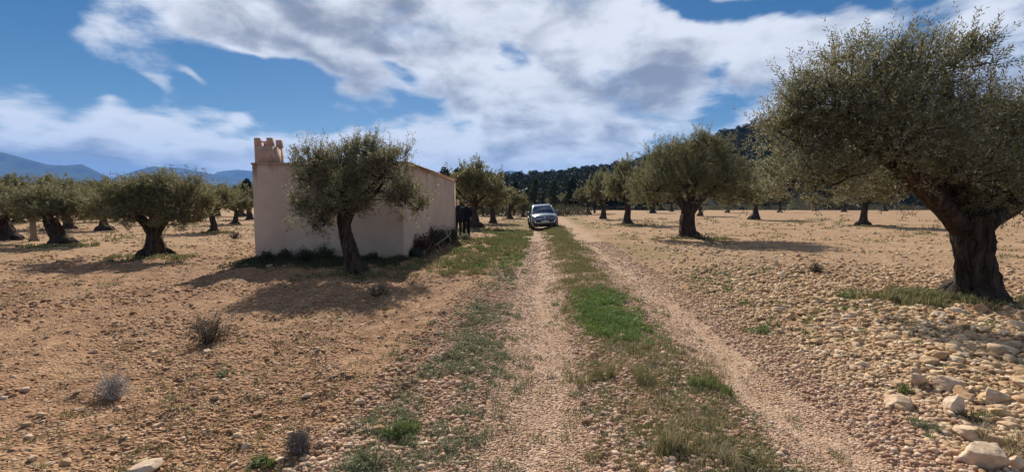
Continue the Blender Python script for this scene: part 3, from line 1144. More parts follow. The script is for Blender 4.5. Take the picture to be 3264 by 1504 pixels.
def build_olives():
    # --- big tree at the right
    f = foot(3112, 975)
    olive('olive_tree', 'largest olive tree with a thick forked trunk, standing in rubble at the right', f,
          local_pts(f, [(3115, 985, 0), (3110, 900, 0), (3105, 820, 0), (3103, 750, 0), (3103, 690, 0)]),
          [0.385, 0.26, 0.232, 0.245, 0.22],
          local_lobes(f, [(2700, 350, -0.2, 200, 180, 0.9), (2890, 300, 0.1, 190, 165, 1.0), (3010, 210, 0.2, 105, 100, 0.7), (2560, 440, 0.3, 150, 120, 0.8), (2830, 440, -0.6, 230, 160, 0.9),
                          (2610, 570, -0.1, 180, 105, 0.8), (3050, 440, 0.4, 150, 170, 1.0), (2860, 560, 0.7, 180, 105, .7), (2470, 400, 0.2, 75, 65, .5),
                          (3270, 500, 0.0, 110, 150, .9), (3340, 360, 0.3, 100, 130, .8), (3430, 520, 0, 170, 160, 1.0), (3190, 580, 0.6, 130, 90, .8), (3060, 560, -0.75, 150, 85, .6), (2670, 190, .2, 60, 55, .4), (2800, 200, .1, 60, 55, .4), (3220, 610, -.6, 110, 70, .5), (2560, 300, .1, 60, 60, .4), (2780, 520, 1.7, 130, 70, .8), (2950, 500, 2.1, 140, 80, .8), (2930, 590, 1.5, 140, 50, .8), (3120, 530, 1.9, 120, 80, .8)], 12),
          148000, 0.066, 0.0165, 301, limb_r=0.085, clumps=14, spread=0.185, slen=0.24, up=0.45, sprays=7, hang=2,
          arms=[(local_pts2(f, [(3096, 742, 0), (3050, 700, 0), (2985, 645, 0), (2890, 560, .1), (2790, 470, 0), (2700, 390, 0)]), .175, .055), (local_pts2(f, [(3112, 742, 0), (3158, 700, 0), (3235, 655, 0), (3300, 590, 0), (3370, 470, .1)]), .175, .06),
                (local_pts2(f, [(3105, 760, .1), (3090, 640, .15), (3050, 520, .2), (3020, 380, .2), (3010, 260, .2)]), .15, .04), (local_pts2(f, [(3060, 720, -.1), (2990, 640, -.4), (2900, 530, -.6), (2840, 430, -.6)]), .15, .05)])
    # --- small tree in front of the hut
    f = foot(1130, 868)
    olive('olive_tree', 'leaning olive tree with a slim trunk directly in front of the hut', f,
          local_pts(f, [(1132, 875, 0), (1118, 810, 0), (1100, 745, 0), (1092, 690, 0)]),
          [0.25, 0.165, 0.135, 0.13],
          local_lobes(f, [(1015, 560, 0, 90, 85, 0.7), (1105, 500, 0.2, 100, 70, .7), (1225, 540, 0.0, 95, 80, .7), (1075, 610, -.4, 105, 70, .55), (985, 645, .1, 60, 50, .5), (1290, 620, .1, 65, 52, .5),
                          (1180, 600, .5, 80, 50, .5), (985, 490, .1, 55, 45, .4), (1020, 690, .0, 55, 55, .35), (1160, 460, .3, 50, 42, .35), (1255, 490, .1, 45, 42, .35), (1330, 640, .0, 36, 30, .3)], 26, .82),
          47000, 0.070, 0.0195, 302, limb_r=0.055, clumps=10, spread=0.175, slen=0.22, up=0.4, sprays=7, hang=3,
          arms=[(local_pts2(f, [(1096, 730, 0), (1078, 665, 0), (1055, 600, 0), (1030, 540, 0)]), .095, .03), (local_pts2(f, [(1098, 735, 0), (1125, 670, 0), (1170, 620, .05), (1215, 560, 0)]), .09, .03), (local_pts2(f, [(1095, 720, 0), (1100, 630, .15), (1110, 540, .2)]), .09, .03)])
    # --- tree with the V fork on the left
    f = foot(497, 815)
    olive('olive_tree', 'olive tree with a swollen foot and V shaped fork, left of the hut', f,
          local_pts(f, [(497, 818, 0), (495, 780, 0), (490, 750, 0), (490, 725, 0)]),
          [0.38, 0.25, 0.185, 0.165],
          local_lobes(f, [(390, 620, 0, 85, 65, .8), (480, 590, .2, 90, 60, .9), (590, 600, 0, 85, 65, .8), (430, 660, -.5, 90, 45, .6), (560, 665, -.3, 90, 45, .6), (330, 650, .2, 50, 45, .5), (650, 630, .2, 45, 45, .5), (510, 575, .4, 70, 30, .5)], 30, .70),
          36000, 0.085, 0.026, 303, limb_r=0.07, clumps=11, spread=0.22, slen=.24, up=.45, sprays=4, mat='olive_far',
          arms=[(local_pts2(f, [(486, 752, 0), (462, 712, 0), (430, 680, 0), (390, 650, 0)]), .14, .05), (local_pts2(f, [(494, 752, 0), (520, 712, 0), (545, 680, 0), (580, 635, 0)]), .14, .05), (local_pts2(f, [(490, 745, 0), (485, 690, .15), (480, 630, .2)]), .12, .05)])
    # --- broad tree right of the track
    f = foot(2195, 760)
    olive('olive_tree', 'broad domed olive tree alone right of the track, its crown reaching the big olive', f,
          local_pts(f, [(2195, 764, 0), (2192, 720, 0), (2195, 680, 0), (2200, 640, 0)]),
          [0.46, 0.32, 0.285, 0.26],
          local_lobes(f, [(2130, 510, 0, 95, 85, 1.1), (2240, 490, .3, 100, 85, 1.2), (2330, 560, 0, 80, 80, 1.0), (2090, 590, -.3, 80, 60, 1.0), (2210, 570, -.8, 120, 70, .9), (2270, 600, .5, 90, 55, .9), (2250, 440, .2, 60, 45, .6), (2370, 610, .3, 60, 50, .8), (2060, 610, .2, 45, 45, .6)], 22, .85),
          58000, 0.10, 0.031, 304, limb_r=0.09, clumps=13, spread=0.22, slen=.30, up=.5, sprays=5, mat='olive_far',
          arms=[(local_pts2(f, [(2188, 675, 0), (2165, 630, 0), (2145, 580, 0), (2130, 520, 0)]), .19, .06), (local_pts2(f, [(2205, 675, 0), (2240, 630, 0), (2285, 595, 0), (2330, 560, 0)]), .18, .06), (local_pts2(f, [(2200, 665, .1), (2215, 590, .2), (2240, 500, .3)]), .16, .06)])
    # --- left neighbours
    f = foot(195, 783)
    olive('olive_tree', 'olive tree leaning to the left with a flared foot, second in the left row', f,
          local_pts(f, [(197, 786, 0), (185, 755, 0), (172, 725, 0), (160, 700, 0)]),
          [0.38, 0.25, 0.20, 0.20],
          local_lobes(f, [(110, 640, 0, 75, 55, .8), (190, 630, .3, 75, 50, .9), (260, 655, .2, 65, 50, .8), (150, 665, -.5, 80, 35, .6), (60, 640, .3, 50, 45, .6), (300, 650, .4, 45, 45, .5)], 18, .72),
          26000, 0.10, 0.033, 305, limb_r=0.09, clumps=11, slen=.26, up=.5, sprays=3, mat='olive_far')
    f = foot(32, 768)
    olive('olive_tree', 'olive tree with a slanting thick trunk at the left edge', f,
          local_pts(f, [(34, 772, 0), (28, 745, 0), (20, 720, 0), (5, 700, 0)]),
          [0.40, 0.27, 0.21, 0.21],
          local_lobes(f, [(-40, 640, 0, 80, 55, .9), (30, 625, .3, 60, 45, .9), (-120, 650, .2, 65, 50, .8), (0, 665, -.5, 80, 35, .6), (70, 640, .4, 40, 40, .6)], 18, .72),
          22000, 0.10, 0.034, 306, limb_r=0.09, clumps=11, slen=.26, up=.5, sprays=3, mat='olive_far')
    f = foot(109, 772)
    olive('young_olive', 'young olive with a pale straight thin trunk in the left row', f,
          [(0, 0, -.1), (0, 0, .4), (0, 0, .8), (0.02, 0, 1.15)], [0.13, .10, .095, .085],
          [(0, 0, 1.45, .45, .45, .35), (-.3, .1, 1.35, .3, .3, .25), (.3, 0, 1.4, .3, .3, .25)],
          7000, 0.09, 0.03, 307, limb_r=.04, clumps=7, slen=.2, bark='pale_bark', mat='olive_far', cat='young olive tree')

    # --- generic trees used for the rows further off
    protos = []
    for i in range(5):
        g = np.random.default_rng(400 + i)
        lobes = []
        for j in range(7):
            a = j * 2 * PI / 6 + g.uniform(-.3, .3)
            rr = g.uniform(.7, 1.15) if j < 6 else 0.1
            lobes.append((rr * math.cos(a), rr * math.sin(a), g.uniform(1.75, 2.25) if j < 6 else 2.6, g.uniform(.6, .85), g.uniform(.6, .85), g.uniform(.55, .7)))
        protos.append((lobes, [(0, 0, -.12), (g.uniform(-.1, .1), 0, .4), (g.uniform(-.12, .12), 0, .8), (g.uniform(-.15, .15), 0, 1.2)], [0.33 + .05 * (i % 3), 0.205, 0.165, 0.17]))
    built = {}

    def place(u, v, i, scale, label, group=None, rz=0.0, nl=17000):
        x, y, z = foot(u, v)
        if i not in built:
            lobes, tp, tr = protos[i]
            r = olive('olive_tree', label, (x, y, z), tp, tr, lobes, nl, 0.13, 0.05, 500 + i, group, limb_r=.09, clumps=10, spread=.22, slen=.30, up=.5, sprays=3, mat='olive_far')
            r.rotation_euler.z = rz
            r.scale = scale if hasattr(scale, '__len__') else (scale,) * 3
            built[i] = r
            return r
        return copy_tree(built[i], (x, y, z), rz, scale, label, group)
    place(683, 741, 0, (.82, .82, .80), 'olive tree with a twisted stumpy trunk just left of the hut', None, 0.4)
    place(750, 714, 1, (.9, .9, .8), 'olive tree with a conical trunk close to the left wall of the hut', None, 1.0)
    place(333, 732, 2, (1.0, 1.0, .95), 'olive tree behind the V forked tree, seen under its crown', None, 2.0)
    place(219, 727, 3, (1.15, 1.15, .95), 'olive tree with a wide low foot between the two left row trees', None, 0.7)
    place(600, 711, 4, (1.1, 1.1, .95), 'olive tree low behind the right half of the V forked crown', None, 0.2)
    place(1512, 722, 2, (1.25, 1.25, 1.42), 'tall olive tree with a thick flared trunk behind the two men', None, 0.9)
    place(1573, 709, 1, (1.05, 1.05, 1.12), 'olive tree right of the tall one, between the hut and the car', None, 2.9)
    place(1625, 695, 3, (1.0, 1.0, 1.0), 'low leaning olive tree just left of the car', None, 0.1)
    place(1668, 690, 4, (.6, .6, .6), 'small round olive bush close to the left flank of the car', None, 0.1)
    place(1923, 698, 0, (1.22, 1.22, 1.45), 'olive tree with a rounded crown, second right of the car', None, 1.5)
    place(1874, 684, 4, (1.3, 1.3, 1.2), 'olive tree with a hidden trunk in the row right of the car', None, 3.5)
    place(1999, 716, 3, (1.12, 1.12, 1.42), 'olive tree with a straight trunk left of the broad domed tree', None, 2.5)
    place(1805, 681, 1, (1.2, 1.2, 1.0), 'bushy grey olive right behind the car', None, 4.0)
    place(1770, 676, 2, (1.1, 1.1, 1.0), 'bushy dark olive hidden behind the car roof', None, 5.0)
    place(2233, 688, 0, (1.2, 1.2, 1.35), 'olive tree far behind the trunk of the broad domed tree', None, 5.5)
    place(2407, 701, 2, (1.3, 1.3, 1.5), 'olive tree between the broad domed tree and the big olive', None, 4.5)
    place(2485, 677, 3, (1.2, 1.2, 1.25), 'distant olive tree under the left edge of the big crown', None, 3.0)
    place(2750, 724, 1, (1.05, 1.05, 1.25), 'olive tree with a slender trunk seen below the big crown', None, 0.4)
    place(2945, 668, 4, (1.2, 1.2, 1.1), 'distant olive tree just left of the big trunk', None, 0.9)
    place(3300, 712, 0, (1.2, 1.2, 1.2), 'olive tree at the right edge behind the big trunk', None, 2.2)
    # rows further back in the left grove
    g = np.random.default_rng(91)
    for (u, v) in [(60, 712), (150, 703), (270, 700), (420, 703), (520, 697), (640, 694), (700, 688), (20, 695), (340, 691), (770, 690), (200, 688), (470, 687), (590, 685), (100, 684), (-80, 720), (-60, 698), (790, 700)]:
        place(u + g.uniform(-10, 10), v, int(g.integers(0, 5)), g.uniform(1.0, 1.25), 'distant olive tree in the rows behind the left grove', 'distant olives of the left grove', g.uniform(0, 6))
    for (u, v) in [(2080, 679), (2140, 674), (2320, 678), (2600, 672), (2690, 676), (2820, 673), (3060, 674), (3180, 671)]:
        place(u, v, int(g.integers(0, 5)), g.uniform(1.1, 1.4), 'distant olive tree along the far edge of the right field', 'distant olives along the right field edge', g.uniform(0, 6))


build_olives()

# ------------------------------------------------------------------ hill, pines, mountains


def table(pts):
    a = np.array(pts, float)
    return lambda u: np.interp(u, a[:, 0], a[:, 1])


RIDGE = table([(1000, 650), (1200, 628), (1360, 588), (1450, 572), (1560, 572), (1640, 571), (1750, 568), (1850, 556), (1950, 541), (2040, 524), (2120, 496), (2220, 462), (2330, 426), (2450, 390), (2600, 365), (2800, 350), (3100, 340), (3400, 350), (4200, 400)])
RB, RR, RE = 120.0, 330.0, 620.0


def hill_z(r, u):
    v = RIDGE(u)
    top = np.maximum(0.0, (650 - v) / F_PX * RR)     # ridge height as seen from the track (Y distance RR)
    t = np.clip((r - RB) / (RR - RB), 0, 1)
    prof = t ** 1.15
    fall = 1 - sstep(r, RR, RE)
    return top * prof * np.where(r > RR, fall, 1)


def build_hills():
    us = np.concatenate([np.linspace(1000, 3300, 170), np.linspace(3320, 6500, 40)])
    Ys = np.concatenate([np.linspace(RB - 15, RR, 50), np.linspace(RR, RE, 18)[1:]])
    U, Yg = np.meshgrid(us, Ys)
    X = (U - CX) / F_PX * Yg
    Z = hill_z(Yg, U) + np.clip(Yg - RB, 0, 40) / 40 * 1.5 * (fbm(X / 25, Yg / 25, 81, 3) - .5) - 0.4 * (Yg <= RB)
    V = np.stack([X, Yg, Z], -1).reshape(-1, 3)
    n = len(us)
    i = np.arange(len(Ys) - 1)[:, None] * n
    j = np.arange(n - 1)[None]
    q = np.stack([i + j, i + j + 1, i + n + j + 1, i + n + j], -1).reshape(-1, 4)
    tag(mesh_np('hill', V, [q], M['pine_floor'], None, True), kind='structure')

    def range_(name, pts, D, depth, seed, u0, u1):
        f = table(pts)
        us = np.linspace(u0, u1, 260)
        k = np.concatenate([np.linspace(-1, 0, 26), np.linspace(0, 1, 12)[1:]])
        U, K = np.meshgrid(us, k)
        Y = D + K * depth
        X = (U - CX) / F_PX * D * (1 + 0.25 * K * depth / D)
        crest = np.maximum((650 - f(U)) / F_PX * D, 0)
        shp = np.where(K < 0, (1 + K) ** 1.2, (1 - K))
        ridg = np.abs(fbm(X / (D * .05), Y / (D * .05), seed, 4) - .5)
        Z = crest * shp * (1 - 0.9 * ridg * (1 - np.abs(K) ** .3) * 1.2 * (np.abs(K) > .001)) - 3
        Z += crest * 0.02 * (fbm(X / (D * .006), Y / (D * .03), seed + 9, 3) - .5)
        V = np.stack([X, Y, Z], -1).reshape(-1, 3)
        n = len(us)
        i = np.arange(len(k) - 1)[:, None] * n
        j = np.arange(n - 1)[None]
        q = np.stack([i + j, i + j + 1, i + n + j + 1, i + n + j], -1).reshape(-1, 4)
        tag(mesh_np(name, V, [q], M['mountain'], None, True), kind='structure')
    range_('mountains', [(-900, 560), (-500, 500), (-200, 470), (0, 483), (30, 488), (97, 506), (164, 525), (215, 527), (270, 523), (312, 543), (350, 563), (420, 590), (560, 620), (700, 655)], 4200, 1300, 7, -900, 700)
    range_('mountains', [(150, 655), (300, 590), (380, 562), (442, 544), (497, 530), (545, 534), (590, 536), (674, 553), (740, 563), (800, 574), (900, 590), (1000, 605), (1200, 640), (1300, 655)], 5200, 1400, 17, 150, 1300)
    range_('mountains', [(600, 600), (700, 548), (760, 541), (850, 548), (1100, 590), (1350, 610), (1540, 590), (1580, 561), (1600, 550), (1625, 544), (1650, 547), (1675, 553), (1720, 575), (1800, 620), (1900, 655)], 7000, 1200, 27, 600, 1900)


build_hills()


def pine_parts(seed, h=8.0, w=2.4, n=1500, q=0.42, low=0.3, conic=0.0, out=(.15, .6)):
    g = np.random.default_rng(seed)
    nl = 11
    V = []
    for i in range(nl):
        t = i / (nl - 1)
        z = h * (low + (0.93 - low) * t)
        rad = w * (1 - conic * t) * (0.75 if t < .2 else 1) * math.sqrt(max(.08, 1 - (abs(t - .35) / .75) ** 2))
        a = g.uniform(0, 2 * PI)
        rr = rad * g.uniform(*out)
        c = np.array([rr * math.cos(a), rr * math.sin(a), z])
        m = n // nl
        d = norm(g.normal(size=(m, 3)))
        p = c + d * np.array([rad * .62, rad * .62, h * .085]) * (g.uniform(0.2, 1, m) ** .5)[:, None]
        ld = norm(d + [0, 0, .5] + g.normal(size=(m, 3)) * .6)
        V.append(leaf_quads(p, ld, q * g.uniform(.6, 1.4, m), q * .55 * g.uniform(.6, 1.3, m), g))
    mb = MB()
    mb.tube(smooth_path([(0, 0, -.3), (g.normal(0, .1), 0, h * .4), (g.normal(0, .25), g.normal(0, .2), h * .85)], 8), np.linspace(.22, .06, 8), 7)
    for i in range(6):
        a = g.uniform(0, 2 * PI)
        z = h * g.uniform(low, .75)
        mb.tube([(0, 0, z), (w * .5 * math.cos(a), w * .5 * math.sin(a), z + .5)], [.07, .03], 5, False)
    return np.concatenate(V), mb


def build_pines():
    # pines one can tell apart in front of the wood
    trees = [
        (1705, 687, 118, 0.95, 'pine_mid', 0.25, 0.35, 'tall pointed grey green pine behind the car roof'),
        (1640, 684, 100, 1.05, 'pine', 0.2, 0.2, 'dark rounded pine behind the low leaning olive'),
        (1765, 684, 108, 1.0, 'pine_mid', 0.3, 0.2, 'grey green pine with a slanting bare trunk behind the right of the car'),
        (1822, 682, 110, 0.95, 'pine', 0.22, 0.25, 'dark pine behind the olives right of the car'),
        (1590, 684, 120, 1.1, 'pine', 0.2, 0.1, 'dark broad pine above the olive between hut and car'),
        (1470, 690, 150, 1.0, 'pine', 0.3, 0.0, 'dark pine rising behind the right end of the hut roof'),
        (1410, 690, 150, 1.15, 'pine', 0.3, 0.0, 'dark umbrella shaped pine peeping over the hut roof'),
        (1540, 686, 132, 1.0, 'pine', 0.25, 0.1, 'dark pine behind the tall olive of the two men'),
        (792, 700, 125, 0.9, 'pine', 0.35, 0.0, 'dark pine half hidden by the left wall of the hut'),
        (1895, 680, 118, 1.0, 'pine', 0.22, 0.1, 'dark pine behind the rounded olive right of the car'),
    ]
    for i, (u, v, hp, wf, mt, low, con, lab) in enumerate(trees):
        x, y = G(u, v)
        z = Hs(x, y)
        h = hp * y / F_PX
        root = thing('pine_tree', lab, 'pine tree', (x, y, z))
        V, mb = pine_parts(600 + i, h, h * .24 * wf, 2600, .05 * h, low, con)
        mb.build('trunk', M['bark'], root, True)
        mesh_np('crown', V, [quads_for(len(V) // 4)], M[mt], root)
    # the wood on the hill, one mass
    base = [pine_parts(700 + i, 6.0, 3.3, 620, 0.8, .15, -.05, (.35, 1.0))[0] for i in range(6)]
    g = np.random.default_rng(33)
    Vs = []
    n = 0
    while n < 1800:
        u = g.uniform(1340, 3700)
        Y = RB + (RR + 12 - RB) * g.uniform() ** 0.8
        if n > 1400:
            Y = g.uniform(RR - 25, RR + 12)
        x = (u - CX) / F_PX * Y
        z = float(hill_z(np.array([Y]), np.array([u]))[0])
        if Y < RB + 25 and g.uniform() < .3:
            continue
        s = g.uniform(.6, 1.2) * (0.9 if u > 2100 else 1.0)
        a = g.uniform(0, 6.28)
        b = base[int(g.integers(0, 6))]
        ca, sa = math.cos(a), math.sin(a)
        Vs.append(np.stack([(b[:, 0] * ca - b[:, 1] * sa) * s + x, (b[:, 0] * sa + b[:, 1] * ca) * s + Y, b[:, 2] * s + z - .3], -1))
        n += 1
    V = np.concatenate(Vs)
    o = mesh_np('pine_wood', V, [quads_for(len(V) // 4)], M['pine'])
    tag(o, 'dark pine wood covering the hillside behind the fields', 'pine wood', kind='stuff')
    # scrub along the far edge of the field
    Vs = []
    for i in range(420):
        u = g.uniform(1330, 3330)
        v = g.uniform(665, 671) if u > 1860 else g.uniform(678, 690)
        x, y = G(u, v)
        hh = g.uniform(.5, 1.7)
        m = 90
        d = norm(g.normal(size=(m, 3)))
        p = np.array([x, y, hh * .4]) + d * [hh * 1.1, hh, hh * .55] * (g.uniform(.1, 1, m) ** .5)[:, None]
        Vs.append(leaf_quads(p, norm(d + [0, 0, .6]), .36 * g.uniform(.6, 1.3, m), .16 * g.uniform(.6, 1.3, m), g))
    V = np.concatenate(Vs)
    tag(mesh_np('scrub', V, [quads_for(len(V) // 4)], M['scrub']), 'low grey scrub between the olive field and the pine wood', 'scrub', kind='stuff')


build_pines()

# ------------------------------------------------------------------ hut


def build_hut():
    W, D = 4.36, 8.25
    ang = HANG
    z0 = Hs(HX, HY)
    root = thing('hut', 'low windowless ochre plastered farm hut beside the track', 'hut', (HX, HY, 0), ang)
    zf, zb = 2.71, 2.62      # wall height front / back
    mb = MB()
    # outer wall: four sides as one shell with thickness
    t = 0.22
    out = [(-W, 0), (0, 0), (0, D), (-W, D)]
    inn = [(-W + t, t), (-t, t), (-t, D - t), (-W + t, D - t)]

    def zt(y):
        return zf + (zb - zf) * y / D
    # subdivided faces so that the plaster can be a little uneven
    g = np.random.default_rng(3)

    def wall(p, q, nx=40, nz=24, flip=False):
        a = np.linspace(0, 1, nx)
        h = np.linspace(0, 1, nz)
        A, Hh = np.meshgrid(a, h)
        x = p[0] + (q[0] - p[0]) * A
        y = p[1] + (q[1] - p[1]) * A
        z = -0.4 + (zt(y) + 0.4) * Hh
        nx_, ny_ = (q[1] - p[1]), -(q[0] - p[0])
        ln = math.hypot(nx_, ny_)
        amp = 0.016 * (fbm(A * 7, Hh * 5, 3 + int(abs(p[0]) * 3), 3) - .5) * np.sin(PI * A) ** .4 * np.sin(PI * Hh) ** .3
        V = np.stack([x + nx_ / ln * amp, y + ny_ / ln * amp, z], -1).reshape(-1, 3)
        i = np.arange(nz - 1)[:, None] * nx
        j = np.arange(nx - 1)[None]
        qd = np.stack([i + j, i + j + 1, i + nx + j + 1, i + nx + j], -1).reshape(-1, 4)
        mb.add(V, qd)
    for a in range(4):
        wall(out[a], out[(a + 1) % 4])
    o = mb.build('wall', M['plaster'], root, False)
    # roof slab with a shallow fall, hidden behind the coping
    r = MB()
    ov = 0.02
    xs = (-W - ov, ov)
    ys = (-ov, D + ov)
    V = [(x, y, zt(y) + dz) for dz in (0.004, 0.06) for y in ys for x in xs]
    r.add(V, [(0, 1, 3, 2)[::-1], (4, 5, 7, 6), (0, 1, 5, 4), (1, 3, 7, 5), (3, 2, 6, 7), (2, 0, 4, 6)])
    r.build('roof', M['plaster'], root)
    # terracotta edge tiles along the right eave
    for k in range(26):
        y = 0.1 + k * (D - 0.1) / 26
        y1 = y + (D / 26) * 0.97
        e = MB()
        for (xa, xb, h0, h1) in [(-0.20, 0.085, 0.066, 0.098)]:
            V = [(x, yy, zt(yy) + h) for h in (h0, h1) for yy in (y, y1) for x in (xa, xb)]
            e.add(V, [(0, 2, 3, 1), (4, 5, 7, 6), (0, 1, 5, 4), (1, 3, 7, 5), (3, 2, 6, 7), (2, 0, 4, 6)])
        if k == 0:
            proto = e.build('eave_tile', M['terracotta'], root)
        else:
            e.build('eave_tile', M['terracotta'], root)
    # raised render band at the far end of the side wall
    b = MB()
    V = [(x, y, z) for z in (-.3, 2.60) for y in (D - .32, D + .01) for x in (-.1, .022)]
    b.add(V, [(0, 2, 3, 1), (4, 5, 7, 6), (0, 1, 5, 4), (1, 3, 7, 5), (3, 2, 6, 7), (2, 0, 4, 6)])
    b.build('corner_band', M['plaster'], root)
    # chimney with four corner merlons
    ch = bpy.data.objects.new('chimney', None)
    cb = MB()
    cx0, cx1 = -W + 0.05, -W + 0.56
    cy0, cy1 = 0.06, 0.68
    zb0, zm, zt1 = zf - .02, zf + .54, zf + .77
    tap = 0.02

    def prism(mb, x0, x1, y0, y1, z0_, z1_, t_=0.0):
        V = [(x0, y0, z0_), (x1, y0, z0_), (x1, y1, z0_), (x0, y1, z0_), (x0 - t_, y0 + t_, z1_), (x1 - t_, y0 + t_, z1_), (x1 - t_, y1 - t_, z1_), (x0 - t_, y1 - t_, z1_)]
        mb.add(V, [(3, 2, 1, 0), (4, 5, 6, 7), (0, 1, 5, 4), (1, 2, 6, 5), (2, 3, 7, 6), (3, 0, 4, 7)])
    # four sides (open flue)
    w = 0.13
    prism(cb, cx0, cx1, cy0, cy0 + w, zb0, zm)
    prism(cb, cx0, cx1, cy1 - w, cy1, zb0, zm)
    prism(cb, cx0, cx0 + w, cy0 + w, cy1 - w, zb0, zm)
    prism(cb, cx1 - w, cx1, cy0 + w, cy1 - w, zb0, zm)
    chim = cb.build('chimney', M['plaster2'], root)
    fb = MB()
    prism(fb, cx0 - .03, cx1 + .03, cy0 - .03, cy1 + .03, zb0, zb0 + .075)
    fb.build('chimney_foot', M['plaster2'], chim)
    for (mx, my, red) in [(cx0, cy0, 0), (cx1 - .14, cy0, 0), (cx1 - .14, cy1 - .15, 0), (cx0, cy1 - .15, 1)]:
        q = MB()
        prism(q, mx - .002, mx + .142, my - .002, my + .152, zm + .001, zt1 - (.03 if red else 0), 0.004)
        q.build('merlon', M['brick'] if red else M['plaster2'], chim)
    s = MB()
    s.tube([(cx0 + .12, cy0 + .07, zm + .16), (cx1 - .12, cy0 + .09, zm + .05)], [.022, .022], 8)
    s.build('tile_shard', M['terra_pale'], chim)


M['plaster2'] = flat('chimney_plaster', (0.50, 0.325, 0.23), 0.95, var=0.2, scale=5.5, bump=0.01)
M['brick'] = flat('red_brick', (0.42, 0.13, 0.075), 0.9, var=0.3, scale=12, bump=0.01)
M['terra_pale'] = flat('pale_clay', (0.62, 0.36, 0.28), 0.85, var=0.2, scale=15)
build_hut()

# ------------------------------------------------------------------ car


